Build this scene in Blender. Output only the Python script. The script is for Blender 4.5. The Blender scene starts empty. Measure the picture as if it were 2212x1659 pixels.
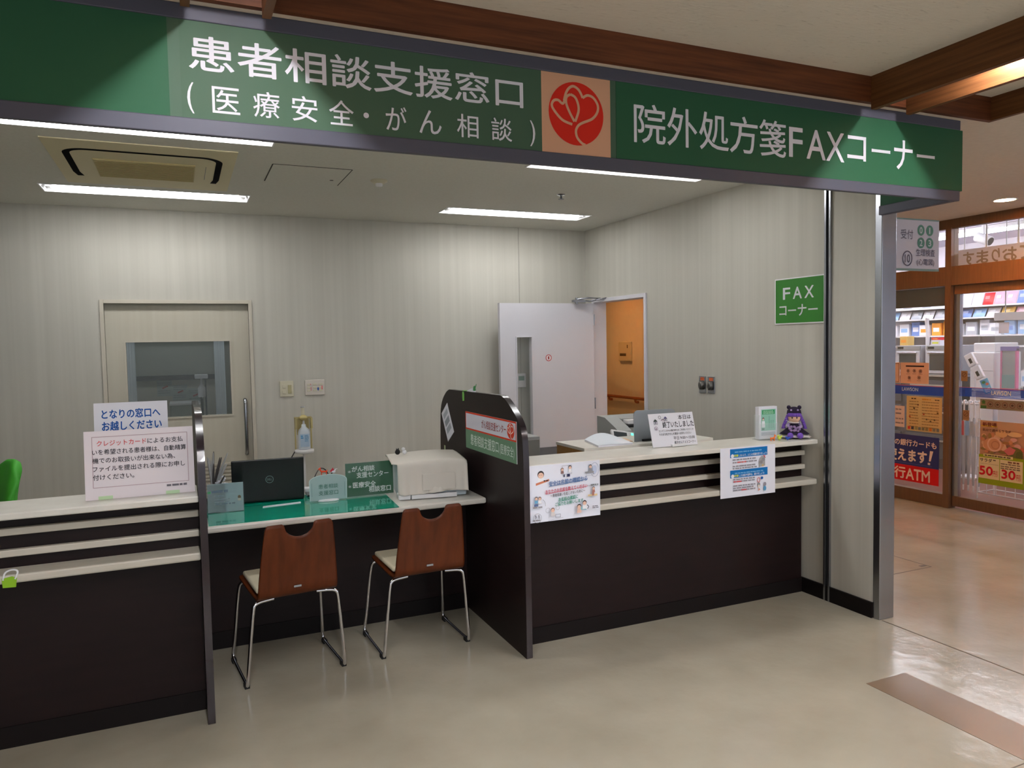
import bpy, math, random
from mathutils import Vector, Matrix
random.seed(7)
S = bpy.context.scene
C = S.collection
PI = math.pi
R = math.radians

# ------------------------------------------------------------------ camera, world, exposure
def camera():
    f, yaw, pit, rol = 1620.9, .414790, -.0535795, -.0192
    cy, sy = math.cos(yaw), math.sin(yaw)
    fw = Vector((sy, cy, 0)); r = Vector((cy, -sy, 0)); u = Vector((0, 0, 1))
    f2 = fw*math.cos(pit) + u*math.sin(pit); u2 = u*math.cos(pit) - fw*math.sin(pit)
    r3 = r*math.cos(rol) + u2*math.sin(rol); u3 = u2*math.cos(rol) - r*math.sin(rol)
    cam = bpy.data.cameras.new('camera'); o = bpy.data.objects.new('camera', cam); C.objects.link(o)
    cam.sensor_fit = 'HORIZONTAL'; cam.sensor_width = 36; cam.lens = 36*f/2212
    cam.clip_start = .05
    m = Matrix((r3, u3, -f2)).transposed().to_4x4(); m.translation = (0, 0, 1.55)
    o.matrix_world = m
    S.camera = o
camera()
WORLD = .95
w = bpy.data.worlds.new('world'); S.world = w; w.use_nodes = True
w.node_tree.nodes['Background'].inputs[0].default_value = (.90, .97, 1.06, 1)
w.node_tree.nodes['Background'].inputs[1].default_value = WORLD
S.view_settings.view_transform = 'Standard'
S.view_settings.look = 'None'
S.view_settings.exposure = 0
S.view_settings.gamma = 1
S.view_settings.use_curve_mapping = False
OFFICE_LAMP, TROUGH_LAMP, SHOP_LAMP, DOWN_LAMP = 23.5, 215.0, 56.0, 420.0

# ------------------------------------------------------------------ materials
def lin(c):
    return tuple(((x/255+.055)/1.055)**2.4 if x/255 > .04045 else x/255/12.92 for x in c[:3]) + (1,)
MATS = {}
def mat(name, col, rough=.5, metal=0, emit=0, alpha=1, spec=.5, trans=0, ior=1.45, bump=0, bscale=60, coat=0):
    if name in MATS: return MATS[name]
    m = bpy.data.materials.new(name); m.use_nodes = True
    n = m.node_tree.nodes; b = n['Principled BSDF']
    b.inputs['Base Color'].default_value = lin(col); b.inputs['Roughness'].default_value = rough
    b.inputs['Metallic'].default_value = metal; b.inputs['Specular IOR Level'].default_value = spec
    b.inputs['Alpha'].default_value = alpha; b.inputs['Transmission Weight'].default_value = trans
    b.inputs['IOR'].default_value = ior; b.inputs['Coat Weight'].default_value = coat
    if emit:
        b.inputs['Emission Color'].default_value = lin(col); b.inputs['Emission Strength'].default_value = emit
    if bump:
        t = n.new('ShaderNodeTexCoord'); z = n.new('ShaderNodeTexNoise'); u = n.new('ShaderNodeBump')
        z.inputs['Scale'].default_value = bscale; u.inputs['Strength'].default_value = bump; u.inputs['Distance'].default_value = .01
        L = m.node_tree.links
        L.new(t.outputs['Object'], z.inputs['Vector']); L.new(z.outputs[0], u.inputs['Height']); L.new(u.outputs[0], b.inputs['Normal'])
    MATS[name] = m
    return m
def noisemat(name, c1, c2, scale, vec=(1, 1, 1), rough=.5, detail=4, lo=.3, hi=.7, bump=0, spec=.5, rvar=0, extra=None, coat=0):
    """two colours mixed by a stretched noise: grain, wallpaper streaks, stone, ceiling tile"""
    m = mat(name, c1, rough, spec=spec, coat=coat)
    n = m.node_tree.nodes; L = m.node_tree.links; b = n['Principled BSDF']
    t = n.new('ShaderNodeTexCoord'); mp = n.new('ShaderNodeMapping'); z = n.new('ShaderNodeTexNoise'); r = n.new('ShaderNodeValToRGB')
    mp.inputs['Scale'].default_value = vec
    z.inputs['Scale'].default_value = scale; z.inputs['Detail'].default_value = detail
    r.color_ramp.elements[0].position = lo; r.color_ramp.elements[1].position = hi
    r.color_ramp.elements[0].color = lin(c1); r.color_ramp.elements[1].color = lin(c2)
    L.new(t.outputs['Object'], mp.inputs['Vector']); L.new(mp.outputs[0], z.inputs['Vector']); L.new(z.outputs[0], r.inputs[0])
    L.new(r.outputs[0], b.inputs['Base Color'])
    if bump:
        u = n.new('ShaderNodeBump'); u.inputs['Strength'].default_value = bump; u.inputs['Distance'].default_value = .005
        L.new(z.outputs[0], u.inputs['Height']); L.new(u.outputs[0], b.inputs['Normal'])
    if rvar:
        mr = n.new('ShaderNodeMapRange'); mr.inputs['To Min'].default_value = rough; mr.inputs['To Max'].default_value = rough+rvar
        L.new(z.outputs[0], mr.inputs[0]); L.new(mr.outputs[0], b.inputs['Roughness'])
    return m
M_WALL = noisemat('wallpaper', (183, 180, 170), (192, 189, 179), 1, (24, 24, .3), .75, 8, .3, .7, spec=.2)
M_CEIL = noisemat('office_ceiling', (212, 211, 203), (218, 217, 210), 60, (1, 1, 1), .95, spec=.05)
M_TILE = noisemat('rock_wool_ceiling', (218, 211, 199), (190, 183, 170), 26, (1, 4.5, 1), .95, 6, .62, .78, bump=.25, spec=.05)
M_PLAIN = noisemat('hall_ceiling', (222, 210, 197), (216, 204, 191), 30, (1, 1, 1), .95, spec=.05)
def floor_mat():
    m = noisemat('vinyl_floor', (155, 147, 130), (170, 163, 146), 2.2, (1, 1, 1), .10, 8, .3, .7, rvar=.12, spec=.5)
    n = m.node_tree.nodes; L = m.node_tree.links; b = n['Principled BSDF']
    t = n.new('ShaderNodeTexCoord'); z = n.new('ShaderNodeTexNoise'); u = n.new('ShaderNodeBump')
    z.inputs['Scale'].default_value = 8; z.inputs['Detail'].default_value = 4
    u.inputs['Strength'].default_value = .16; u.inputs['Distance'].default_value = .02
    L.new(t.outputs['Object'], z.inputs['Vector']); L.new(z.outputs[0], u.inputs['Height']); L.new(u.outputs[0], b.inputs['Normal'])
    return m
M_FLOOR = floor_mat()
M_STRIPE = noisemat('floor_stripe', (124, 103, 82), (134, 113, 91), 3, rough=.25, rvar=.1)
M_DARK = noisemat('dark_laminate', (25, 15, 15), (31, 19, 19), 4, (1, 1, 6), .42, spec=.25)
M_EDGE = mat('dark_lacquer_edge', (40, 29, 34), .2, coat=.25)
M_PLINTH = mat('black_plinth', (20, 15, 15), .5, spec=.2)
M_WHITE = noisemat('worktop_white', (214, 210, 200), (222, 219, 210), 12, rough=.35)
M_SLAT = noisemat('worktop_slat', (196, 190, 176), (206, 200, 187), 9, (1, 6, 6), rough=.4)
M_SIGNFRAME = mat('sign_frame', (80, 80, 92), .45, metal=.1, spec=.3)
M_GREEN = mat('sign_green', (44, 88, 62), .5, spec=.15)
M_GREENMID = mat('sign_grey_green', (70, 95, 76), .5, spec=.15)
M_JOINT = mat('sign_joint', (72, 96, 78), .5, spec=.2)
M_PEACH = mat('sign_peach', (206, 156, 124), .4)
M_LETTER = mat('letter_white', (214, 212, 220), .5)
M_BEAM = noisemat('stained_beam', (78, 42, 23), (114, 64, 35), 3, (1.2, 1.2, 22), .5, 6, .3, .75, bump=.1, spec=.3)
def beam_mat():
    m = noisemat('stained_beam_board', (86, 52, 27), (120, 78, 44), 3, (6, .7, 26), .5, 6, .3, .75, bump=.1, spec=.3)
    return m
M_BOARD = beam_mat()
M_STEEL = mat('stainless', (168, 171, 178), .25, metal=1)
M_CHROME = mat('chrome', (225, 225, 230), .08, metal=1)
M_BLACK = mat('black_plastic', (14, 14, 16), .4)
M_RUBBER = mat('black_rubber', (20, 19, 19), .7)
M_DOORWHITE = mat('door_white', (212, 210, 216), .5)
M_FRAMEBEIGE = mat('frame_beige', (190, 183, 168), .5)
M_IVORY = mat('ivory_plastic', (206, 200, 176), .4)
M_PAPER = mat('paper', (228, 228, 236), .7)
M_WHITEPL = mat('white_plastic', (226, 226, 228), .35)
M_GREYPL = mat('grey_plastic', (150, 152, 152), .45)
M_ORANGEWALL = noisemat('hall_wall', (240, 222, 188), (242, 226, 192), 10, rough=.85, spec=.1)
M_HANDRAIL = noisemat('handrail_wood', (150, 84, 40), (170, 100, 52), 4, (20, 2, 20), .4)
M_SHOPWOOD = noisemat('shop_frame_wood', (98, 70, 47), (110, 79, 53), 4, (14, 14, 1), .45)
M_PLY = noisemat('chair_plywood', (76, 33, 11), (96, 45, 17), 3, (9, 9, 1.4), .40, 5, spec=.3, coat=.03)
M_SEAT = mat('seat_beige', (222, 212, 184), .6)
M_GLASS = mat('clear_glass', (225, 235, 232), .02, alpha=.07, spec=.5)
M_ACRYL = mat('acrylic', (222, 236, 236), .05, alpha=.13)
M_LAMP = mat('lamp_tube_white', (255, 255, 255), .5, emit=OFFICE_LAMP)
M_TROUGH = mat('lamp_tube_warm', (250, 251, 255), .5, emit=TROUGH_LAMP)
M_SHOPLAMP = mat('lamp_tube_shop', (246, 246, 255), .5, emit=SHOP_LAMP)
M_DOWN = mat('downlight_lens', (255, 206, 146), .5, emit=DOWN_LAMP)
M_REFL = mat('lamp_reflector', (240, 240, 240), .4)
def pc(col, name=None):
    return mat(name or 'print_%02x%02x%02x' % tuple(col), col, .6, spec=.3)
INK = (40, 38, 44)

# ------------------------------------------------------------------ mesh helpers
class MB:
    def __init__(s): s.v = []; s.f = []; s.mi = []; s.sm = []
    def add(s, vs, fs, mi=0, sm=False):
        o = len(s.v); s.v += [tuple(v) for v in vs]
        for f in fs: s.f.append([i+o for i in f]); s.mi.append(mi); s.sm.append(sm)
        return s
    def box(s, x0, x1, y0, y1, z0, z1, mi=0):
        return s.add([(x, y, z) for x in (x0, x1) for y in (y0, y1) for z in (z0, z1)],
                     [(0, 1, 3, 2), (4, 6, 7, 5), (0, 4, 5, 1), (2, 3, 7, 6), (0, 2, 6, 4), (1, 5, 7, 3)], mi)
    def quad(s, *p, mi=0): return s.add(p, [tuple(range(len(p)))], mi)
    def prism(s, poly, axis, a0, a1, mi=0):
        def P(p, a): return {'x': (a, p[0], p[1]), 'y': (p[0], a, p[1]), 'z': (p[0], p[1], a)}[axis]
        n = len(poly)
        return s.add([P(p, a0) for p in poly] + [P(p, a1) for p in poly],
                     [tuple(range(n-1, -1, -1)), tuple(range(n, 2*n))] + [(i, (i+1) % n, n+(i+1) % n, n+i) for i in range(n)], mi)
    def tube(s, pts, r, n=10, mi=0, closed=False):
        P = [Vector(p) for p in pts]; k = len(P); rings = []
        up = Vector((0, 0, 1)); prev = None
        for i in range(k):
            if closed: t = P[(i+1) % k]-P[i-1]
            else: t = P[min(i+1, k-1)]-P[max(i-1, 0)]
            t.normalize()
            if prev is None:
                a = t.orthogonal().normalized()
            else:
                a = prev - t*prev.dot(t)
                a = a.normalized() if a.length > 1e-6 else t.orthogonal().normalized()
            prev = a; b = t.cross(a)
            rr = r[i] if isinstance(r, (list, tuple)) else r
            rings.append([P[i]+(a*math.cos(2*PI*j/n)+b*math.sin(2*PI*j/n))*rr for j in range(n)])
        vs = [v for q in rings for v in q]; fs = []
        for i in range(k if closed else k-1):
            i2 = (i+1) % k
            for j in range(n): fs.append((i*n+j, i*n+(j+1) % n, i2*n+(j+1) % n, i2*n+j))
        s.add(vs, fs, mi, True)
        if not closed: s.add(rings[0], [tuple(range(n-1, -1, -1))], mi); s.add(rings[-1], [tuple(range(n))], mi)
        return s
    def lathe(s, prof, n=24, c=(0, 0, 0), mi=0, sx=1, sy=1):
        vs = [(c[0]+r*math.cos(2*PI*j/n)*sx, c[1]+r*math.sin(2*PI*j/n)*sy, c[2]+z) for r, z in prof for j in range(n)]
        fs = [(i*n+j, i*n+(j+1) % n, (i+1)*n+(j+1) % n, (i+1)*n+j) for i in range(len(prof)-1) for j in range(n)]
        s.add(vs, fs, mi, True)
        for i in (0, len(prof)-1):
            if prof[i][0] > 1e-4: s.add([vs[i*n+j] for j in range(n)], [tuple(range(n))[::(1 if i else -1)]], mi)
        return s
    def ell(s, c, r, nu=16, nv=10, mi=0, M=None):
        vs = []
        for i in range(nv+1):
            a = -PI/2+PI*i/nv
            for j in range(nu):
                b = 2*PI*j/nu; p = Vector((math.cos(a)*math.cos(b)*r[0], math.cos(a)*math.sin(b)*r[1], math.sin(a)*r[2]))
                if M: p = M @ p
                vs.append(p+Vector(c))
        fs = [(i*nu+j, i*nu+(j+1) % nu, (i+1)*nu+(j+1) % nu, (i+1)*nu+j) for i in range(nv) for j in range(nu)]
        return s.add(vs, fs, mi, True)
    def grid(s, rows, mi=0, sm=True):
        n = len(rows[0]); vs = [p for r in rows for p in r]
        fs = [(i*n+j, i*n+j+1, (i+1)*n+j+1, (i+1)*n+j) for i in range(len(rows)-1) for j in range(n-1)]
        return s.add(vs, fs, mi, sm)
    def build(s, name, mats, parent=None, bev=0, seg=2, solid=0, sub=0, weld=False):
        me = bpy.data.meshes.new(name); me.from_pydata(s.v, [], s.f)
        for m in (mats if isinstance(mats, (list, tuple)) else [mats]): me.materials.append(m)
        me.polygons.foreach_set('material_index', s.mi); me.polygons.foreach_set('use_smooth', s.sm)
        me.update()
        o = bpy.data.objects.new(name, me); C.objects.link(o)
        if parent: o.parent = parent
        if weld: o.modifiers.new('weld', 'WELD').merge_threshold = 1e-4
        if solid:
            q = o.modifiers.new('solid', 'SOLIDIFY'); q.thickness = solid; q.offset = 0
        if bev:
            q = o.modifiers.new('bevel', 'BEVEL'); q.width = bev; q.segments = seg; q.limit_method = 'ANGLE'; q.angle_limit = R(40)
        if sub:
            q = o.modifiers.new('sub', 'SUBSURF'); q.levels = sub; q.render_levels = sub
        return o
def box(name, m, x0, x1, y0, y1, z0, z1, parent=None, bev=0):
    return MB().box(x0, x1, y0, y1, z0, z1).build(name, m, parent, bev)
def tag(o, label, cat, group=None, kind=None):
    o['label'] = label; o['category'] = cat
    if group: o['group'] = group
    if kind: o['kind'] = kind
    return o
def thing(name, label, cat, loc=(0, 0, 0), rot=(0, 0, 0), group=None):
    o = bpy.data.objects.new(name, None); C.objects.link(o); o.empty_display_size = .05
    o.location = loc; o.rotation_euler = rot
    return tag(o, label, cat, group)
def struct(o, label=None):
    o['kind'] = 'structure'
    if label: o['label'] = label
    return o
def chaikin(p, k=2):
    for _ in range(k):
        q = [p[0]]
        for a, b in zip(p, p[1:]):
            a, b = Vector(a), Vector(b); q += [a*.75+b*.25, a*.25+b*.75]
        p = q+[p[-1]]
    return [tuple(x) for x in p]
def spline(P, k=6):
    out = []; P = [Vector((*p, 0)) for p in P]
    for i in range(len(P)-1):
        a, b, c, d = P[max(i-1, 0)], P[i], P[i+1], P[min(i+2, len(P)-1)]
        for j in range(k):
            t = j/k
            out.append(.5*((2*b)+(c-a)*t+(2*a-5*b+4*c-d)*t*t+(3*b-a-3*c+d)*t**3))
    out.append(P[-1]); return [(p.x, p.y) for p in out]
GL = {}
def glyphs(txt, off=0):
    if txt not in GL:
        c = bpy.data.curves.new('t', 'FONT'); c.body = txt; c.size = 1; c.resolution_u = 3; c.fill_mode = 'FRONT'
        o = bpy.data.objects.new('t', c); me = bpy.data.meshes.new_from_object(o)
        GL[txt] = ([(v.co.x, v.co.y) for v in me.vertices], [tuple(p.vertices) for p in me.polygons])
        bpy.data.objects.remove(o); bpy.data.curves.remove(c); bpy.data.meshes.remove(me)
    return GL[txt]
class Pr:
    """flat printing on a surface: local x right, y up, z out"""
    def __init__(s, step=.0002): s.mb = MB(); s.m = []; s.z = 0; s.step = step
    def mi(s, col):
        m = col if not isinstance(col, tuple) else pc(col)
        if m not in s.m: s.m.append(m)
        return s.m.index(m)
    def up(s): s.z += s.step
    def poly(s, pts, col): s.mb.add([(x, y, s.z) for x, y in pts], [tuple(range(len(pts)))], s.mi(col)); s.up(); return s
    def rect(s, x0, x1, y0, y1, col): return s.poly([(x0, y0), (x1, y0), (x1, y1), (x0, y1)], col)
    def disc(s, cx, cy, rx, ry, col, n=32): return s.poly([(cx+rx*math.cos(2*PI*i/n), cy+ry*math.sin(2*PI*i/n)) for i in range(n)], col)
    def stroke(s, pts, wd, col, sm=True, closed=False):
        P = spline(pts) if sm else list(pts)
        if closed: P = P+[P[0]]
        L = []; n = len(P)
        for i in range(n):
            a, b = P[max(i-1, 0)], P[min(i+1, n-1)]
            if closed and i in (0, n-1): a, b = P[n-2], P[1]
            d = Vector((b[0]-a[0], b[1]-a[1])); d.normalize()
            L.append(((P[i][0]-d.y*wd/2, P[i][1]+d.x*wd/2, s.z), (P[i][0]+d.y*wd/2, P[i][1]-d.x*wd/2, s.z)))
        vs = [q for p in L for q in p]
        s.mb.add(vs, [(2*i, 2*i+1, 2*i+3, 2*i+2) for i in range(n-1)], s.mi(col)); s.up(); return s
    def ring(s, cx, cy, r, wd, col, sq=1): return s.stroke([(cx+r*math.cos(2*PI*i/28), cy+r*sq*math.sin(2*PI*i/28)) for i in range(28)], wd, col, False, True)
    def frame(s, x0, x1, y0, y1, wd, col):
        s.rect(x0, x1, y0, y0+wd, col); s.rect(x0, x1, y1-wd, y1, col); s.rect(x0, x0+wd, y0, y1, col); return s.rect(x1-wd, x1, y0, y1, col)
    def txt(s, t, x0, x1, y0, y1, col, off=0, rot=0, mirror=False):
        vs, fs = glyphs(t, off)
        if not vs: return s
        ax, bx = min(v[0] for v in vs), max(v[0] for v in vs); ay, by = min(v[1] for v in vs), max(v[1] for v in vs)
        q = []
        for x, y in vs:
            u = (x-ax)/(bx-ax); v = (y-ay)/max(by-ay, 1e-6)
            if mirror: u = 1-u
            q.append((x0+u*(x1-x0), y0+v*(y1-y0)+(u-.5)*rot, s.z))
        if mirror: fs = [f[::-1] for f in fs]
        d = off*(y1-y0); e = off*min(y1-y0, (x1-x0)/len(t))       # heavier strokes: the same outline struck again a hair to each side
        for i, (a, b) in enumerate(((0, 0),) if d < 1e-5 else ((e, 0), (-e, 0), (0, d), (0, -d))):
            s.mb.add([(x+a, y+b, z+i*s.step*.15) for x, y, z in q], fs, s.mi(col))
        s.up(); return s
    def lines(s, x0, x1, ys, h, col, seed=0):
        """illegible small print: broken dashes"""
        r = random.Random(seed)
        for y in ys:
            x = x0
            while x < x1-h:
                k = min(x1, x+h*r.uniform(1.2, 4)); s.mb.add([(x, y, s.z), (k, y, s.z), (k, y+h*r.uniform(.7, 1), s.z), (x, y+h*.9, s.z)], [(0, 1, 2, 3)], s.mi(col)); x = k+h*r.uniform(.25, .7)
        s.up(); return s
    def build(s, name, parent, z=.0006):
        o = s.mb.build(name, s.m, parent); o.location = (0, 0, z); return o
def emblem(p, cx, cy, rx, ry, red, line, wd):
    p.disc(cx, cy, rx, ry, red, 48)
    def T(L): return [(cx+(x-1490)/175*rx, cy+(730-y+.07*(x-1490))/202*ry) for x, y in L]
    p.stroke(T([(1462, 798), (1400, 772), (1350, 715), (1335, 680), (1348, 652), (1375, 648), (1405, 668), (1425, 622)]), wd, line)
    p.stroke(T([(1412, 650), (1425, 600), (1445, 568), (1472, 555), (1502, 572), (1520, 600), (1530, 626)]), wd, line)
    p.stroke(T([(1530, 626), (1562, 608), (1600, 622), (1628, 668), (1624, 715), (1590, 758), (1530, 785), (1500, 805), (1485, 838), (1492, 880), (1520, 915), (1545, 928)]), wd, line)
    p.stroke(T([(1476, 780), (1445, 720), (1425, 665), (1428, 625), (1452, 608)]), wd, line); p.stroke(T([(1452, 608), (1482, 625), (1500, 668), (1502, 715), (1480, 780)]), wd, line)
FRONT = (PI/2, 0, 0)                 # a board that faces the hall (-Y)
LEFTW = (PI/2, 0, -PI/2)             # a board that faces -X
def plane_holes(name, m, x0, x1, y0, y1, z, holes):
    xs = sorted({x0, x1, *[h[0] for h in holes], *[h[1] for h in holes]}); ys = sorted({y0, y1, *[h[2] for h in holes], *[h[3] for h in holes]})
    xs = [x for x in xs if x0 <= x <= x1]; ys = [y for y in ys if y0 <= y <= y1]; b = MB()
    for a, c in zip(xs, xs[1:]):
        for d, e in zip(ys, ys[1:]):
            mx, my = (a+c)/2, (d+e)/2
            if any(h[0] < mx < h[1] and h[2] < my < h[3] for h in holes): continue
            b.quad((a, d, z), (a, e, z), (c, e, z), (c, d, z))
    return b.build(name, m)

#==SECTIONS==
# ================================================================== THE SETTING
ZC = 2.571
struct(MB().quad((-3.2, -4, 0), (12, -4, 0), (12, 13.2, 0), (-3.2, 13.2, 0)).build('floor', M_FLOOR))
struct(box('trim_1', M_STRIPE, 2.75, 2.997, -3.5, 2.375, .0004, .0012), 'darker tan stripe let into the floor')
M_GROOVE = mat('floor_joint', (96, 84, 70), .6)
b = MB(); b.box(3.448, 3.456, -3.5, 2.88, .0002, .0009); b.box(-3, 3.45, .6, .604, .0002, .0009); b.box(1.6, 3.45, 1.672, 1.676, .0002, .0009)
struct(b.build('trim_2', M_GROOVE), 'thin joints in the floor')
b = MB()
for x0, x1, y0, y1 in ((3.95, 4.56, 3.416, 3.422), (3.95, 4.56, 4.03, 4.036), (4.554, 4.56, 3.416, 4.036), (3.95, 3.956, 3.416, 4.036), (4.5, 4.55, 3.445, 3.47)): b.box(x0, x1, y0, y1, .0002, .001)
struct(b.build('trim_3', mat('hatch_joint', (70, 58, 48), .5)), 'edges of a square floor hatch')

LIGHTS = [(-.742, .462, 5.335, 5.565), (1.862, 3.07, 5.335, 5.565), (-.742, .462, 3.77, 4.0), (1.872, 3.07, 3.755, 3.985)]
struct(plane_holes('ceiling_office', M_CEIL, -3, 3.44, 2.50, 6.09, ZC, LIGHTS))
COF = (-2.6, 3.57, -2.2, 2.395)
struct(plane_holes('ceiling_hall', M_PLAIN, -3.1, 6.3, -3.2, 13.1, ZC, [COF, (-3.1, 3.44, 2.5, 6.19)]))
struct(MB().quad((COF[0], COF[2], 2.676), (COF[0], 2.4, 2.676), (3.58, 2.4, 2.676), (3.58, COF[2], 2.676)).build('ceiling_coffer', M_TILE))
# stained timber lining of the ceiling recess and the boards of its lamp troughs
struct(box('trim_4', M_BEAM, -2.6, 3.595, 2.395, 2.42, 2.566, 2.70), 'stained timber lining along the ceiling recess')
struct(box('trim_5', M_BOARD, 3.57, 3.595, -2.2, 2.395, 2.566, 2.70), 'stained timber lining at the end of the ceiling recess')
n = 6
for x in (.037, .262, 2.78, 2.996):
    struct(box('trim_%d' % n, M_BOARD, x, x+.026, -2.2, 2.394, 2.535, 2.676), 'stained timber board beside a lamp trough'); n += 1
# back wall with a sliding door
b = MB(); b.box(-3.1, -.489, 6.09, 6.19, 0, ZC); b.box(.487, 3.44, 6.09, 6.19, 0, ZC); b.box(-.489, .487, 6.09, 6.19, 1.893, ZC)
struct(b.build('wall_back', M_WALL))
struct(box('trim_10', mat('panel_seam', (120, 117, 108), .8), 2.768, 2.7705, 6.0885, 6.091, 0, ZC), 'seam between wall panels')
struct(box('wall_left', M_WALL, -3.1, -3, 2.5, 6.1, 0, ZC))
# right wall with the opening to the hall
DO = (5.125, 5.925, 1.905)
b = MB(); b.box(3.44, 3.545, 2.93, DO[0]-.016, 0, ZC); b.box(3.44, 3.545, DO[1]+.016, 6.19, 0, ZC); b.box(3.44, 3.545, DO[0]-.016, DO[1]+.016, DO[2]+.016, ZC)
struct(b.build('wall_right', M_WALL))
struct(box('baseboard_right', M_PLINTH, 3.428, 3.44, 2.93, 5.09, 0, .088))
b = MB()
b.box(3.425, 3.56, DO[0]-.032, DO[0], 0, DO[2]+.032); b.box(3.425, 3.56, DO[1], DO[1]+.032, 0, DO[2]+.032); b.box(3.425, 3.56, DO[0], DO[1], DO[2], DO[2]+.032)
struct(b.build('trim_11', M_DOORWHITE, bev=.002), 'white steel frame of the open door')
# stainless corner cover at the end of the wall
b = MB(); b.box(3.438, 3.548, 2.885, 2.93, 0, 2.45)
struct(b.build('trim_12', M_STEEL, bev=.004), 'stainless steel cover on the wall end')
# rolling shutter guide in the wall
b = MB(); b.box(3.426, 3.44, 3.222, 3.234, 0, 2.5); b.box(3.426, 3.44, 3.254, 3.268, 0, 2.5)
g = struct(b.build('trim_13', M_STEEL, bev=.001), 'steel guide rail of a rolling shutter')
MB().box(3.436, 3.4395, 3.234, 3.254, 0, 2.5).build('slot', M_BLACK, g)
# hall walls
struct(box('wall_hall', M_ORANGEWALL, 6.25, 6.35, 6.7, 13.1, 0, ZC))
struct(box('wall_end', M_ORANGEWALL, 3.4, 6.35, 13, 13.1, 0, ZC))
struct(box('wall_corridor', M_ORANGEWALL, 3.4, 3.545, 6.19, 13, 0, ZC))
struct(box('wall_side', M_ORANGEWALL, -3.2, -3.1, -1.2, 2.5, 0, ZC))
# sliding door in the back wall
M_DOORLEAF = noisemat('door_leaf', (185, 179, 163), (190, 185, 170), 1, (26, 26, .3), .7, 6, .3, .7, spec=.2)
d = MB()
y0, y1 = 6.125, 6.16
d.box(-.489, -.361, y0, y1, .01, 1.893); d.box(.345, .487, y0, y1, .01, 1.893); d.box(-.361, .345, y0, y1, 1.612, 1.893); d.box(-.361, .345, y0, y1, .01, 1.052)
door = struct(d.build('door_1', M_DOORLEAF), 'beige sliding door with a window in the back wall')
b = MB(); b.box(-.516, -.489, 6.078, 6.12, 0, 1.92); b.box(.487, .513, 6.078, 6.12, 0, 1.92); b.box(-.489, .487, 6.078, 6.12, 1.893, 1.92)
b.build('door_frame', M_FRAMEBEIGE, door, bev=.002)
b = MB(); b.box(-.372, .356, 6.118, 6.13, 1.04, 1.052); b.box(-.372, .356, 6.118, 6.13, 1.612, 1.622); b.box(-.372, -.361, 6.118, 6.13, 1.0525, 1.6115); b.box(.345, .356, 6.118, 6.13, 1.0525, 1.6115)
b.build('window_frame', M_FRAMEBEIGE, door)
box('window_pane', M_GLASS, -.361, .345, 6.14, 6.146, 1.052, 1.612, door)
MB().tube(chaikin([(.44, 6.125, 1.16), (.44, 6.085, 1.16), (.44, 6.085, .74), (.44, 6.125, .74)], 2), .013).build('door_handle', M_STEEL, door)
b = MB()
for i in range(9): b.box(.02, .40, 6.112, 6.126, .44+.028*i, .455+.028*i)
b.build('louver', M_FRAMEBEIGE, door)
# room seen through its window
struct(box('wall_2', mat('back_room_wall', (176, 174, 162), .8), -1.6, 1.6, 8.3, 8.4, 0, ZC), 'far wall of the room behind the sliding door')
b = MB(); b.box(-1.7, -1.6, 6.19, 8.4, 0, ZC); b.box(1.6, 1.7, 6.19, 8.4, 0, ZC)
struct(b.build('wall_3', mat('back_room_wall', (0, 0, 0))), 'side walls of the room behind the sliding door')
struct(MB().quad((-1.7, 6.19, ZC), (-1.7, 8.4, ZC), (1.7, 8.4, ZC), (1.7, 6.19, ZC)).build('ceiling_2', M_CEIL))
# open swing door
d = MB(); dx0, dx1, dy0, dy1 = 2.487, 3.40, 5.88, 5.92
d.box(dx0, 2.637, dy0, dy1, .012, 1.897); d.box(2.783, dx1, dy0, dy1, .012, 1.897); d.box(2.637, 2.783, dy0, dy1, 1.607, 1.897); d.box(2.637, 2.783, dy0, dy1, .012, .70)
door = struct(d.build('door_2', M_DOORWHITE), 'white steel door with a narrow window standing open')
b = MB(); b.box(2.632, 2.64, 5.872, 5.928, .70, 1.612); b.box(2.78, 2.788, 5.872, 5.928, .70, 1.612); b.box(2.64, 2.78, 5.872, 5.928, 1.604, 1.612); b.box(2.64, 2.78, 5.872, 5.928, .70, .708)
b.build('window_frame', M_DOORWHITE, door)
box('window_pane', M_GLASS, 2.64, 2.78, 5.897, 5.902, .708, 1.604, door)
p = Pr(); p.disc(0, 0, .028, .028, (235, 230, 232)); p.ring(0, 0, .026, .006, (190, 40, 40)); p.poly([(-.006, -.014), (.006, -.014), (.006, .016), (-.008, .010)], (150, 40, 40))
o = p.build('door_sticker', door); o.rotation_euler = FRONT; o.location = (2.944, 5.879, 1.421)
b = MB(); b.box(3.18, 3.30, 5.84, 5.878, 1.905, 1.925); b.tube([(3.22, 5.86, 1.93), (3.30, 5.80, 1.94), (3.425, 5.80, 1.937)], .008); b.tube([(3.24, 5.85, 1.925), (3.36, 5.87, 1.915), (3.43, 5.70, 1.935)], .007); b.tube([(3.22, 5.86, 1.89), (3.22, 5.86, 1.945)], .012)
b.build('door_closer', M_STEEL, door)
b = MB()
for z in (.2, 1.0, 1.75): b.tube([(3.408, 5.888, z-.05), (3.408, 5.888, z+.05)], .008)
b.build('hinge', M_STEEL, door)

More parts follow.
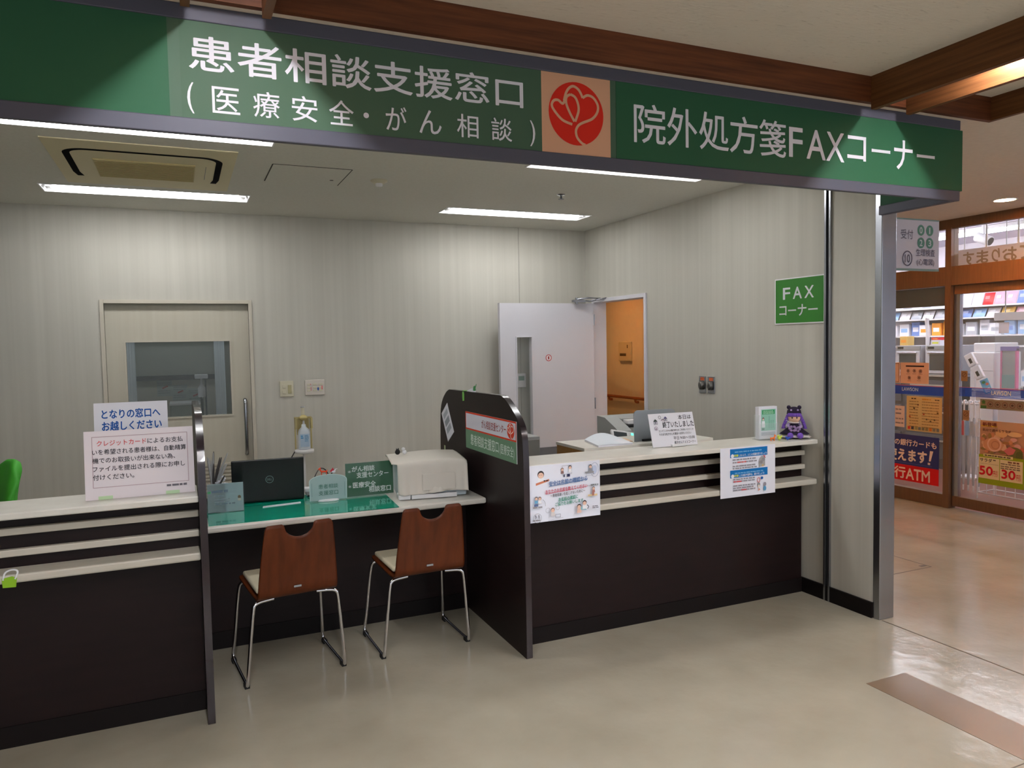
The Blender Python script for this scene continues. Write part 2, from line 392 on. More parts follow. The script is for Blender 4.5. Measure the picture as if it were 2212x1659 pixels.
# ================================================================== OFFICE CEILING FITTINGS
def troffer(i, x0, x1, y0, y1, label):
    t = thing('ceiling_light', label, 'ceiling light', ((x0+x1)/2, (y0+y1)/2, ZC), group='recessed fluorescent ceiling lights')
    hx, hy = (x1-x0)/2, (y1-y0)/2
    b = MB()       # trough: sloping sides up to a flat top
    q = [(-hx, -hy, -.001), (hx, -hy, -.001), (hx, hy, -.001), (-hx, hy, -.001)]; k = [(-hx+.03, -hy+.05, .055), (hx-.03, -hy+.05, .055), (hx-.03, hy-.05, .055), (-hx+.03, hy-.05, .055)]
    for a in range(4): b.quad(q[a], q[(a+1) % 4], k[(a+1) % 4], k[a])
    b.quad(*k); b.build('reflector', M_REFL, t)
    b = MB(); b.box(-hx-.008, hx+.008, -hy-.008, -hy, -.004, .0); b.box(-hx-.008, hx+.008, hy, hy+.008, -.004, 0); b.box(-hx-.008, -hx, -hy, hy, -.004, 0); b.box(hx, hx+.008, -hy, hy, -.004, 0)
    b.build('rim', M_WHITEPL, t)
    MB().tube([(-hx+.06, 0, .020), (hx-.06, 0, .020)], .034, 12).build('lamp_tube', M_LAMP, t)
    for s in (-1, 1): box('lamp_holder', M_WHITEPL, s*(hx-.04)-.02, s*(hx-.04)+.02, -.035, .035, .0, .05, t)
for i, a in enumerate(LIGHTS):
    troffer(i, *a, ['recessed fluorescent ceiling light at the back left, below the air conditioner', 'recessed fluorescent ceiling light at the back right, near the room corner',
                    'recessed fluorescent ceiling light at the front left, half hidden by the long sign', 'recessed fluorescent ceiling light at the front right, half hidden by the long sign'][i])
# ceiling cassette air conditioner
t = thing('air_conditioner', 'beige ceiling cassette air conditioner with a black slot around its grille', 'air conditioner', (-.13, 4.70, ZC))
M_AC = mat('ac_beige', (212, 202, 168), .6, spec=.2)
MB().box(-.445, .445, -.52, .52, -.005, 0).build('panel', M_AC, t)
def rrect(w, h, r, n=8):
    return [(cx+r*math.cos(a0+PI/2*i/n), cy+r*math.sin(a0+PI/2*i/n)) for cx, cy, a0 in ((w-r, h-r, 0), (-w+r, h-r, PI/2), (-w+r, -h+r, PI), (w-r, -h+r, 1.5*PI)) for i in range(n+1)]
p = Pr(); q = rrect(.365, .345, .10); p.stroke([(.352, -.30), (.365, -.2)]+[(x, y) for x, y in q[:18]]+[(-.365, -.2), (-.352, -.30)], .034, mat('slot_black', (8, 8, 9), .9, spec=.05), False); o = p.build('air_slot', t); o.rotation_euler = (PI, 0, 0); o.location = (0, 0, -.0056)
b = MB(); b.box(-.255, .245, -.16, .27, -.011, -.005)
g = b.build('intake_grille', mat('ac_grille', (186, 172, 124), .6), t)
b = MB()
for i in range(16): b.box(-.25, .24, -.155+.027*i, -.147+.027*i, -.0135, -.011)
b.build('slat', mat('ac_grille', ()), g)
box('access_slit', M_BLACK,   .299, .302, -.14, .2, -.006, -.005, t)
t = struct(box('trim_14', M_CEIL, .512, .945, 4.385, 4.835, ZC-.003, ZC), 'square access hatch in the office ceiling')
b = MB(); b.box(.506, .512, 4.385, 4.835, ZC-.002, ZC); b.box(.945, .952, 4.385, 4.835, ZC-.002, ZC); b.box(.51, .947, 4.381, 4.385, ZC-.002, ZC); b.box(.51, .947, 4.835, 4.838, ZC-.002, ZC); b.box(.875, .895, 4.68, 4.69, ZC-.005, ZC)
b.build('seam', mat('hatch_gap', (60, 58, 52), .8), t)
t = thing('smoke_detector', 'round off-white smoke detector on the office ceiling beside the hatch', 'smoke detector', (1.16, 4.61, ZC))
MB().lathe([(.052, 0), (.052, -.008), (.034, -.02), (.0, -.02)]).build('base', M_IVORY, t)
MB().lathe([(.022, -.02), (.02, -.036), (0, -.038)]).build('sensor_head', M_WHITEPL, t)
t = thing('sprinkler_head', 'small metal sprinkler head on the office ceiling near the right wall', 'sprinkler', (2.442, 4.644, ZC))
MB().lathe([(.03, 0), (.026, -.006), (.008, -.008), (.007, -.03), (0, -.03)]).build('body', M_STEEL, t)
MB().lathe([(0, -.030), (.02, -.031), (.02, -.034), (0, -.034)]).build('deflector', M_STEEL, t)

# ================================================================== LAMPS OF THE HALL
for x, nm in ((.1625, 'long warm lamp tube hidden in the left timber trough of the hall ceiling'), (2.901, 'long warm lamp tube hidden in the right timber trough of the hall ceiling')):
    t = thing('trough_lamp', nm, 'lamp', (x, 0, 2.676))
    MB().box(-.03, .03, -1.9, 2.05, -.02, -.001).build('lamp_base', M_WHITEPL, t)
    MB().tube([(0, -1.85, -.035), (0, 2.0, -.035)], .013, 10).build('lamp_tube', M_TROUGH, t)
for x, y, lb in ((5.78, 3.76, 'round warm downlight in the hall ceiling in front of the shop'), (5.0, 6.6, 'added unseen warm downlight lighting the passage beyond the open door'),  # all but the first are added out of view to light the passage
                 (5.3, 9.6, 'farthest added unseen warm downlight lighting the passage'), (4.75, 4.55, 'added unseen warm downlight behind the right wall, lighting the door reveal'), (4.6, .9, 'added unseen warm downlight in the hall ceiling nearest the viewer')):  # the one behind the right wall is added to brighten the door reveal
    t = thing('downlight', lb, 'downlight', (x, y, ZC), group='round downlights in the hall ceiling')
    MB().lathe([(.085, 0), (.085, -.004), (.07, -.004), (.07, 0)], 32).build('trim_ring', M_WHITEPL, t)
    MB().lathe([(.07, -.001), (0, -.001)], 32).build('lens', M_DOWN, t)

# ================================================================== LONG SIGN OVER THE COUNTER
Y = 2.465; Z0 = 2.192
t = thing('sign_board', 'long green sign board with white lettering and a red emblem above the counters', 'sign', (0, Y, Z0), FRONT)
b = MB(); b.box(-3, 3.446, .333, .379, -.014, .008); b.build('top_rail', M_SIGNFRAME, t, bev=.003)
b = MB(); b.box(-3, 3.446, 0, .048, -.014, .008); b.build('bottom_rail', M_SIGNFRAME, t, bev=.003)
b = MB(); b.box(3.422, 3.446, .048, .333, -.42, -.014); b.build('return_panel', M_GREEN, t)
for a, c in ((0, .048), (.333, .379)): box('return_rail', M_SIGNFRAME, 3.41, 3.446, a, c, -.42, -.0145, t, .003)
pa = box('left_panel', M_GREEN, -3, 0, .048, .333, -.012, .004, t)
box('joint_strip', M_JOINT, 0, .032, .048, .333, -.012, .0045, t)
pa = box('consultation_panel', M_GREENMID, .032, 1.2205, .048, .333, -.012, .004, t)
p = Pr()
p.txt('患者相談支援窓口', .057, 1.147, .190, .292, M_LETTER, .012)
p.txt('(', .048, .066, .062, .152, M_LETTER, .006)
xs = [.118, .234, .350, .468, .596, .70, .808, .918, 1.04]
for ch, x in zip('医療安全・がん相談', (.117, .234, .349, .464, .574, .648, .762, .896, 1.023)):
    wd = {'・': .018, 'が': .07, 'ん': .078}.get(ch, .078)
    hh = {'・': .018}.get(ch, .078); y0 = .070+(.03 if ch == '・' else 0)
    p.txt(ch, x, x+wd, y0, y0+hh, M_LETTER, .004)
p.txt(')', 1.172, 1.192, .062, .152, M_LETTER, .006)
p.build('lettering', pa, .0046)
pa = box('emblem_panel', M_PEACH, 1.2205, 1.507, .048, .333, -.012, .004, t)
p = Pr(); emblem(p, 1.3625, .195, .114, .114, (206, 34, 12), M_PEACH, .0095); p.build('emblem', pa, .0046)
box('joint_strip', M_JOINT, 1.507, 1.531, .048, .333, -.012, .0045, t)
pa = box('fax_panel', mat('sign_green', ()), 1.531, 3.463, .048, .333, -.012, .006, t)
p = Pr(); x = 1.610
for ch, wd in zip('院外処方箋', (.143, .141, .146, .142, .142)):
    p.txt(ch, x, x+wd, .116, .263, M_LETTER, .006); x += .152
p.txt('F', 2.378, 2.452, .124, .246, M_LETTER, .010); p.txt('A', 2.476, 2.583, .124, .246, M_LETTER, .010); p.txt('X', 2.588, 2.692, .124, .246, M_LETTER, .010)
p.txt('コ', 2.712, 2.823, .138, .243, M_LETTER, .012); p.txt('ー', 2.858, 2.975, .183, .197, M_LETTER, .008)
p.txt('ナ', 3.0, 3.118, .120, .250, M_LETTER, .010); p.txt('ー', 3.147, 3.267, .183, .197, M_LETTER, .008)
p.build('lettering', pa, .0066)

# ================================================================== COUNTERS, DESK, DIVIDERS
def counter(name, label, x0, x1):
    t = thing(name, label, 'counter', ((x0+x1)/2, 3.44, 0)); ox = -(x0+x1)/2
    a, c = x0+ox, x1+ox; oy = -3.44
    box('front_panel', M_DARK, a, c, 3.44+oy, 3.46+oy, .085, .93, t)
    box('plinth', M_PLINTH, a, c, 3.435+oy, 3.46+oy, 0, .085, t)
    box('worktop', M_WHITE, a, c, 3.31+oy, 3.60+oy, .925, .951, t, bev=.005)
    box('ledge', M_SLAT, a, c, 3.315+oy, 3.44+oy, .683, .716, t, bev=.007)
    for z in (.846, .762): box('slat', M_SLAT, a, c, 3.41+oy, 3.44+oy, z, z+.028, t, bev=.004)
    box('back_panel', M_DARK, a, c, 3.57+oy, 3.59+oy, 0, .925, t)
    return t
counter('service_counter', 'dark service counter with white top and slats left of the desk', -2.9, .044)
counter('service_counter', 'dark service counter with white top and slats beside the green fax corner wall sign', 1.5295, 3.427)
DIV = [(3.282, .005), (3.286, 0), (4.548, 0), (4.552, .005), (4.552, .90), (4.552, .93), (4.545, 1.06), (4.53, 1.15), (4.49, 1.21), (4.42, 1.258), (4.36, 1.278), (3.556, 1.286), (3.50, 1.272), (3.428, 1.235), (3.348, 1.181), (3.305, 1.13), (3.287, 1.05), (3.282, .93), (3.282, .90)]
def divider(label, x0, x1):
    P = DIV[:5]+spline(DIV[5:11], 4)+spline(DIV[11:-1], 4)+DIV[-1:]
    b = MB(); n = len(P)
    b.add([(x0, *p) for p in P]+[(x1, *p) for p in P], [tuple(range(n-1, -1, -1)), tuple(range(n, 2*n))], 0)
    k = len(b.v)
    b.add([(x0, *p) for p in P]+[(x1, *p) for p in P], [(i, (i+1) % n, n+(i+1) % n, n+i) for i in range(n)], 1, True)
    o = b.build('desk_divider', [M_DARK, M_EDGE])
    return tag(o, label, 'divider')
divider('dark rounded divider panel at the left end of the desk, without any sign', .045, .074)
DR = divider('dark divider panel at the right end of the desk, with a red and green sign', 1.498, 1.529)
t = thing('desk', 'low desk with a white top between the two dark dividers', 'desk', (.786, 4.1, 0))
box('desktop', M_WHITE, -.711, .711, -.325, .28, .683, .714, t, bev=.009)
box('front_panel', M_DARK, -.711, .711, .01, .03, .09, .683, t)
box('plinth', M_PLINTH, -.711, .711, .005, .03, 0, .09, t)
tag(MB().prism([(.09, 3.80), (1.007, 3.772), (1.040, 4.35), (.09, 4.36)], 'z', .7142, .716).build('desk_mat', mat('green_mat', (0, 142, 116), .09, coat=.3)), 'glossy green mat lying on the white desk top', 'desk mat')
# ================================================================== CHAIRS
def make_chair(label, grp):
    t = thing('desk_chair', label, 'chair', group=grp)
    prof = [(.125, .440), (.10, .436), (0, .428), (-.12, .420), (-.20, .417), (-.235, .420), (-.258, .434), (-.270, .462), (-.278, .52), (-.292, .60), (-.307, .68), (-.322, .766)]
    wid = [.195, .197, .192, .186, .182, .181, .180, .179, .175, .168, .161, .152]
    nb = 8; us = [-1+2*i/40 for i in range(41)]; rows = []
    def top(u):
        x = abs(u)*.154; z = .766
        if x < .068: z = .766-.062*math.sqrt(max(0, 1-(x/.068)**2))-.004
        elif x < .078: z -= .006*(.078-x)/.01
        if abs(u) > .88: z -= .020*(1-math.sqrt(max(0, 1-((abs(u)-.88)/.12)**2)))
        return z
    pts = spline([(p[0], p[1]) for p in prof], 4); ws = [w for w, _ in spline([(w, 0) for w in wid], 4)]
    for (y, z), wd in zip(pts, ws):
        row = []
        for u in us:
            zz, yy = z, y
            if z > .6:
                k = (top(u)-.6)/(.766-.6); zz = .6+(z-.6)*k; yy = -.292+(y+.292)*k
            if y > .06: yy = y-.02*max(0, abs(u)-.8)/.2*(y-.06)/.065
            row.append((u*wd, yy, zz))
        rows.append(row)
    MB().grid(rows).build('plywood_shell', M_PLY, t, solid=.011)
    b = MB(); b.box(-.178, .178, -.215, .118, .437, .463); b.build('seat_pad', M_SEAT, t, bev=.011, seg=3)
    for s in (-1, 1):
        P = [(s*.10, -.20, .402), (s*.185, -.22, .402), (s*.196, -.222, .37), (s*.226, -.20, .03), (s*.226, -.185, .011), (s*.226, -.12, .011), (s*.226, .15, .011), (s*.226, .195, .018), (s*.218, .165, .11), (s*.200, .118, .38), (s*.188, .10, .415), (s*.10, .10, .415)]
        g = MB().tube(chaikin(P, 3), .0085, 10).build('sled_leg', M_CHROME, t)
        for y in (-.165, .16): box('rubber_foot', M_RUBBER, s*.226-.011, s*.226+.011, y-.02, y+.02, .0003, .018, g)
    box('badge', M_STEEL, -.024, .010, -.2825, -.279, .462, .471, t)
    return t
def dup(root, loc, rz, label):
    r = root.copy(); C.objects.link(r); r.location = loc; r.rotation_euler = (0, 0, rz); r['label'] = label
    for ch in list(root.children):
        c = ch.copy(); C.objects.link(c); c.parent = r
        for g in ch.children:
            d = g.copy(); C.objects.link(d); d.parent = c
    return r
G = 'wooden chairs at the desk'
ch = make_chair('brown plywood chair with chrome sled legs, in front of the black laptop', G)
ch2 = dup(ch, (1.083, 3.795, 0), R(2.0), 'brown plywood chair with chrome sled legs, in front of the covered printer')
ch.location = (.425, 3.765, 0); ch.rotation_euler = (0, 0, R(6))

# ================================================================== BOARDS AND PAPERS ON THE COUNTERS
RED, BLUE, TEAL, BLK = (196, 44, 52), (12, 82, 160), (30, 140, 112), (44, 42, 48)
def standing(name, label, cat, x0, x1, y, z, h, tilt, mtl=M_PAPER, th=.003, rz=0):
    """a card standing on a surface, leaning back by tilt degrees"""
    t = thing(name, label, cat, ((x0+x1)/2, y, z), (R(90-tilt), 0, R(rz))); wd = (x1-x0)/2
    box('card', mtl, -wd, wd, 0, h, -th, 0, t)
    return t, wd
t, wd = standing('notice_card', 'white card about credit card payments standing on the left counter', 'notice', -.372, .034, 3.425, .9515, .278, 8, mat('card_pinkish', (226, 216, 220), .3))
p = Pr(); F = (178, 150, 156)
p.frame(-wd+.028, wd-.022, .048, .255, .0022, F)
c1 = 'クレジットカード'; y = .216
p.txt(c1, -.157, .024, y, y+.022, (206, 60, 58), .008); p.txt('によるお支払', .029, .163, y, y+.022, BLK, .008)
for s_, x1, yy in (('いを希望される患者様は、自動精算', .174, .181), ('機でのお取扱いが出来ない為、', .131, .147), ('ファイルを提出される際にお申し', .168, .113), ('付けください。', -.025, .079)):
    p.txt(s_, -.174, x1, yy, yy+.022, BLK, .008)
p.lines(.095, .172, [.032], .009, (110, 105, 112), 3)
p.build('lettering', t)
for x in (-wd+.072, wd-.086): box('adhesive_tape', mat('tape_green', (188, 216, 172), .5), x-.026, x+.026, 0, .014, -.001, .0012, t)
o = box('foot', M_ACRYL, -wd+.01, wd-.01, .003, .04, 0, .004, t); o.rotation_euler = (R(-82), 0, 0)
t, wd = standing('notice_card', 'white card with bold blue lettering standing behind the credit card notice', 'notice', -.345, -.062, 3.545, .9515, .385, 9)
p = Pr(); p.txt('となりの窓口へ', -.112, .112, .318, .356, BLUE, .03); p.txt('お越しください', -.112, .116, .266, .305, BLUE, .03); p.build('lettering', t)
o = box('foot', M_PAPER, -wd, wd, .003, .045, 0, .002, t); o.rotation_euler = (R(-81), 0, 0)
# tag hanging on the left ledge
t = thing('tag', 'bright green tag with a white loop hanging over the left counter ledge', 'tag', (-.622, 3.3135, .70))
p = MB().prism([(-.022, -.028), (.020, -.03), (.024, .004), (.008, .012), (-.024, .006)], 'y', -.004, 0); p.build('leaf', mat('tag_green', (140, 190, 30), .5), t)
MB().tube(chaikin([(-.02, -.003, .0), (-.016, .006, .028), (.01, .01, .036), (.03, .006, .028), (.018, -.003, .0)], 2), .0035).build('loop', M_WHITEPL, t)

# closing notice at the fax corner
t, wd = standing('notice_card', 'white closing notice leaning on the right counter in front of the grey plate', 'notice', 2.392, 2.690, 3.49, .9555, .19, 16, M_PAPER, rz=-2)
p = Pr(); hw = wd
p.txt('本日は', .046, .132, .150, .176, BLK, .012); p.txt('終了いたしました', -.064, .144, .106, .142, BLK, .018)
p.txt('コンビニのFAX機(有料)をご利用いただくか', -.096, .138, .082, .096, BLK, .006); p.txt('そのまま処方せんを薬局へお持ちください', -.096, .118, .063, .077, BLK, .006)
p.txt('平日 9:00～15:00', -.006, .136, .035, .053, BLK, .006); p.txt('処方せんＦＡＸコーナー', -.004, .138, .010, .028, BLK, .008)
def house(x, y, k, roof): p.poly([(x-k, y), (x+k, y), (x, y+k)], roof); p.frame(x-.8*k, x+.8*k, y-1.3*k, y, .002, (90, 88, 96)); p.rect(x-.3*k, x+.3*k, y-.9*k, y-.3*k, (120, 110, 130))
house(-.108, .146, .014, (60, 70, 66)); house(-.04, .160, .012, (90, 84, 130)); p.ring(-.078, .168, .008, .002, (90, 88, 96)); p.stroke([(-.07, .15), (-.06, .155), (-.05, .15)], .006, (150, 130, 140)); p.ring(-.112, .105, .010, .002, (110, 90, 110)); p.disc(-.112, .103, .004, .004, (140, 110, 130))
p.build('lettering', t)
o = MB().box(-.03, .06, -.014, .03, -.002, .012).build('foot', M_WHITEPL, t, bev=.002); o.rotation_euler = (R(-74), 0, 0)
# posters hanging from the counter edge
def poster(label, x0, x1, z0, z1):
    t = thing('poster', label, 'poster', ((x0+x1)/2, 3.3085, (z0+z1)/2), FRONT); wd, h = (x1-x0)/2, (z1-z0)/2
    box('sheet', mat('poster_sheet', (232, 234, 246), .28), -wd, wd, -h, h, -.001, .0, t)
    return t, wd, h
t, wd, h = poster('laminated poster with small coloured drawings, hanging on the right counter next to the divider', 1.537, 1.938, .665, .948)
p = Pr(); U = lambda x: (x-875)/675*wd; V = lambda y: (900-y)/560*h
def fig(x, y, k, hair, body, face=(236, 196, 176)):
    p.poly([(x-k*1.1, y-k*2.6), (x+k*1.1, y-k*2.6), (x+k*.8, y-k*.7), (x-k*.8, y-k*.7)], body); p.disc(x, y+k*.12, k, k*1.05, hair, 20); p.disc(x, y-k*.12, k*.84, k*.8, face, 20)
    p.rect(x-k*.4, x-k*.22, y-k*.1, y+.06*k, BLK); p.rect(x+k*.22, x+k*.4, y-k*.1, y+.06*k, BLK)
W_ = (240, 240, 244)
fig(U(420), V(530), .018, (60, 52, 56), W_)
p.poly([(U(325), V(730)), (U(575), V(660)), (U(570), V(620)), (U(325), V(685))], (208, 130, 100)); p.lines(U(470), U(560), [V(660)], .006, INK, 1)
p.frame(U(815), U(1000), V(560), V(385), .0012, (130, 130, 140)); fig(U(820), V(460), .008, (120, 100, 92), (140, 108, 104)); fig(U(965), V(430), .009, (70, 64, 66), W_); p.rect(U(840), U(862), V(610), V(560), (60, 60, 90)); p.rect(U(905), U(960), V(610), V(555), (50, 54, 90))
p.ring(U(1440), V(520), .024, .002, (170, 176, 196), 1.5); p.disc(U(1440), V(520), .012, .022, (196, 206, 232)); fig(U(1355), V(450), .009, (56, 50, 54), (150, 150, 158)); p.rect(U(1250), U(1420), V(575), V(545), (150, 148, 150)); p.frame(U(1270), U(1400), V(625), V(575), .001, (150, 150, 158))
p.txt('安全は名前の確認から', U(560), U(1290), V(745), V(645), (88, 118, 168), .025, rot=.012); p.stroke([(U(560), V(765)), (U(1290), V(695))], .003, (88, 118, 168), False)
p.txt('あなたのお名前を教えてください', U(490), U(1285), V(888), V(805), (200, 76, 98), .02, rot=.012); p.stroke([(U(490), V(912)), (U(1290), V(835))], .0022, (200, 76, 98), False)
p.stroke([(U(1290), V(830)), (U(1500), V(850))], .0015, (120, 124, 128), False); p.lines(U(1350), U(1500), [V(830)], .006, (110, 116, 118), 2)
p.txt('～患者間違いを起こさないために～', U(580), U(1240), V(965), V(905), BLK, .008, rot=.01)
p.txt('お名前の確認に', U(730), U(1100), V(1065), V(995), TEAL, .02, rot=.006); p.txt('ご協力をお願いします', U(665), U(1200), V(1155), V(1085), TEAL, .014, rot=.008)
p.stroke([(U(725), V(1082)), (U(1060), V(1055))], .002, TEAL, False)
fig(U(315), V(980), .009, (90, 84, 86), (110, 168, 206)); fig(U(378), V(985), .009, (130, 96, 88), W_); p.rect(U(272), U(345), V(1130), V(1085), (96, 110, 150)); p.stroke([(U(430), V(1005)), (U(470), V(1060)), (U(478), V(1140))], .002, (150, 150, 156)); p.lines(U(250), U(420), [V(1165)], .008, (150, 146, 150), 5)
fig(U(1400), V(890), .008, (120, 110, 108), (186, 130, 120)); p.rect(U(1290), U(1470), V(1042), V(1005), (228, 200, 150)); p.poly([(U(1365), V(1035)), (U(1405), V(1035)), (U(1415), V(940)), (U(1370), V(950))], (176, 120, 110))
p.ring(U(325), V(1362), .022, .0014, (120, 120, 126), 1.05); p.stroke([(U(285), V(1370)), (U(290), V(1300)), (U(310), V(1360))], .0025, (110, 104, 110)); p.stroke([(U(345), V(1370)), (U(350), V(1300)), (U(370), V(1380))], .0025, (110, 104, 110)); p.lines(U(235), U(400), [V(1415)], .008, (150, 150, 156), 8)
p.ring(U(520), V(1230), .012, .0012, (150, 150, 156)); p.ring(U(700), V(1200), .010, .0012, (150, 150, 156)); fig(U(610), V(1235), .011, (140, 110, 104), (214, 208, 208)); p.frame(U(655), U(750), V(1390), V(1320), .002, (130, 132, 140)); p.stroke([(U(520), V(1430)), (U(800), V(1400))], .0012, (150, 150, 156), False)
p.poly([(U(1115), V(1290)), (U(1250), V(1305)), (U(1220), V(1250)), (U(1130), V(1235))], (130, 190, 206)); fig(U(1105), V(1225), .012, (64, 50, 50), (226, 190, 176)); fig(U(1210), V(1160), .012, (52, 46, 50), W_); p.stroke([(U(1255), V(1200)), (U(1285), V(1240)), (U(1265), V(1285))], .0035, (60, 60, 70))
p.lines(U(1360), U(1480), [V(1255), V(1285)], .005, (110, 110, 120), 9)
p.build('print', t)
t, wd, h = poster('white notice with two blue banners hanging on the right counter edge below the doll', 2.706, 3.098, .668, .948)
p = Pr(); U = lambda x: (x-912)/720*wd; B_ = (6, 112, 186)
VV = lambda v: h-v*2*h
for v0, v1, tx, x1 in ((.03, .205, '密集しないよう、人と人の距離を取りましょう!', 1400), (.455, .61, '密接した会話や発声は、避けましょう!', 1330)):
    p.rect(U(440), U(1420), VV(v1), VV(v0), B_); p.lines(U(560), U(1300), [VV(v0+.075)], .007, (120, 176, 220), int(v1*100))
    p.disc(U(500), VV(v1-.035), .011, .011, W_, 20); p.txt(tx[0:2], U(540), U(650), VV(v1-.015), VV(v1-.065), (226, 226, 40), .02); p.txt(tx[2:], U(668), U(x1), VV(v1-.015), VV(v1-.065), W_, .012)
p.lines(U(500), U(1130), [VV(.26), VV(.315), VV(.39), VV(.435)], .0085, (152, 150, 158), 11); p.lines(U(620), U(850), [VV(.3165)], .0095, (214, 110, 110), 12)
p.lines(U(510), U(1090), [VV(.655), VV(.70), VV(.785), VV(.83), VV(.875)], .0085, (152, 150, 158), 13); p.lines(U(520), U(740), [VV(.7015)], .0095, (206, 90, 96), 14); p.lines(U(720), U(890), [VV(.8765)], .0095, (206, 90, 96), 15)
p.poly([(U(1190), VV(.44)), (U(1350), VV(.42)), (U(1345), VV(.24)), (U(1260), VV(.215)), (U(1210), VV(.26)), (U(1180), VV(.33))], (168, 166, 166)); p.disc(U(1240), VV(.34), .012, .010, (140, 138, 140), 16); p.disc(U(1300), VV(.29), .013, .010, (150, 148, 150), 16); p.rect(U(1260), U(1310), VV(.43), VV(.39), (206, 176, 130))
p.stroke([(U(1300), VV(.20)), (U(1355), VV(.26))], .004, RED, False); p.stroke([(U(1355), VV(.205)), (U(1310), VV(.24))], .003, RED, False)
p.ring(U(1172), VV(.70), .010, .003, (206, 70, 70), 1.3); p.disc(U(1260), VV(.665), .009, .008, (30, 96, 176), 12); p.disc(U(1175), VV(.80), .010, .014, (150, 150, 152), 16); p.disc(U(1175), VV(.825), .008, .008, (232, 216, 206), 16); p.poly([(U(1155), VV(.92)), (U(1215), VV(.905)), (U(1175), VV(.86))], (222, 150, 130))
p.disc(U(1335), VV(.80), .010, .012, (150, 146, 158), 16); p.disc(U(1335), VV(.885), .010, .014, (92, 160, 206), 16)
p.build('print', t)
# plate, pad and other things on or behind the right counter
t = thing('cabinet', 'wooden cabinet with a white top directly behind the right counter', 'cabinet', (2.46, 3.80, 0))
box('body', noisemat('cabinet_wood', (150, 106, 44), (172, 126, 60), 4, (3, 20, 20), .5), -.437, .44, -.185, .15, 0, .948, t); box('top', M_WHITE, -.44, .44, -.188, .155, .948, .964, t)
t = thing('document_pad', 'white pad of papers with a curled cover lying on the right counter', 'documents', (2.235, 3.745, .9645))
MB().prism([(-.13, -.14), (.10, -.13), (.17, .12), (-.06, .14)], 'z', 0, .010).build('sheets', M_PAPER, t)
MB().grid([[(-.13+.07*v+.23*u, -.14+.28*v, .0106+.002*math.sin(5*u)+(.030*max(0, v-.6)/.4*math.sin(PI*u))) for u in (0, .1, .2, .3, .4, .5, .6, .7, .8, .9, 1)] for v in (0, .2, .4, .6, .7, .8, .9, 1)]).build('cover_sheet', mat('paper_cool', (222, 228, 236), .7), t)
MB().prism([(.05, .0), (.16, -.04), (.20, .10), (.10, .15)], 'z', .001, .004).build('envelope', mat('paper_peach', (232, 196, 164), .7), t)
t = thing('grey_plate', 'upright grey plate with rounded top corners behind the closing notice', 'plate', (2.555, 3.70, .9645), (R(86), 0, 0))
pts = [(-.150, 0), (.15, 0), (.145, .155), (.138, .172), (.12, .18), (-.122, .182), (-.14, .174), (-.147, .157)]
MB().prism(pts, 'z', -.006, 0).build('plate', mat('plate_grey', (140, 148, 154), .5), t); box('foot', M_BLACK, -.10, -.02, 0, .012, -.03, .02, t)
t = thing('fax_machine', 'grey and black fax machine on a stand behind the right counter', 'fax machine', (2.79, 4.26, 0))
box('stand', M_GREYPL, -.22, .22, -.12, .10, 0, .62, t, .006); box('body', mat('fax_body', (126, 126, 122), .5), -.24, .24, -.15, .12, .62, .90, t, .01)
b = MB().prism([(-.15, .945), (-.15, .975), (-.10, 1.0), (.02, 1.05), (.12, 1.055), (.12, .945)], 'x', -.24, -.14)
b.prism([(-.12, .945), (-.12, .99), (-.02, .99), (-.02, 1.04), (.12, 1.055), (.12, .945)], 'x', -.14, .20)
g = b.build('document_feeder', mat('fax_feeder', (160, 162, 160), .5), t)
MB().box(-.138, .19, -.118, -.03, .9905, 1.008).build('feeder_slot', M_BLACK, g)
MB().box(-.13, -.05, -.09, -.03, 1.009, 1.036).build('paper_guide', M_WHITEPL, g, bev=.003)
MB().box(-.24, .24, -.145, .12, .905, .944).build('scanner', M_GREYPL, t, bev=.004)
g = MB().box(-.085, .085, -.008, .010, -.036, .036).build('control_panel', M_WHITEPL, t, bev=.004); g.location = (-.265, -.25, .957); g.rotation_euler = (R(-38), R(10), R(-8))
box('display', mat('lcd_dark', (70, 76, 80), .2), -.07, .02, -.0092, -.008, -.018, .022, g)
box('button_lamp', mat('lamp_green', (90, 255, 200), .5, emit=2.0), .05, .066, -.0095, -.008, .010, .024, g)
b = MB()
for i in range(3):
    for j in range(4): b.box(.035+.014*i, .044+.014*i, -.0092, -.008, -.026+.008*j, -.021+.008*j)
b.build('keypad', M_GREYPL, g)
box('panel_arm', M_BLACK, -.24, -.16, -.245, -.15, .88, .94, t)
# brochure stand, doll and tiny animals
t = thing('brochure_stand', 'clear brochure stand with pale green leaflets beside the purple doll', 'brochure stand', (3.174, 3.45, .9515), (0, 0, R(-3)))
MB().box(-.072, .072, -.018, .05, 0, .005).build('base', M_ACRYL, t)
box('side', M_ACRYL, -.072, -.069, -.015, .035, .005, .15, t); box('side', M_ACRYL, .069, .072, -.015, .035, .005, .15, t)
MB().box(-.066, .066, -.002, .03, .006, .197).build('leaflet_stack', M_PAPER, t)
p = Pr(); LG = (150, 204, 184)
p.rect(-.05, .056, .055, .182, LG); p.rect(-.043, .048, .152, .177, (40, 150, 88)); p.lines(-.036, .04, [.155, .162, .169], .004, (196, 230, 206), 21)
for x in (.006, .02, .034): p.lines(x, x+.004, [.07+.006*i for i in range(12 if x < .01 else 8)], .0035, (70, 110, 100), int(x*1000))
p.disc(-.036, .126, .008, .009, (120, 100, 96), 16); p.disc(-.036, .122, .006, .006, (236, 206, 192), 16); p.poly([(-.048, .075), (-.022, .075), (-.026, .113), (-.046, .113)], (232, 236, 240)); p.rect(-.046, -.028, .06, .07, (110, 140, 130)); p.lines(-.05, .05, [.042, .035, .028], .004, (170, 180, 190), 22)
o = p.build('print', t); o.rotation_euler = FRONT; o.location = (0, -.0026, 0)
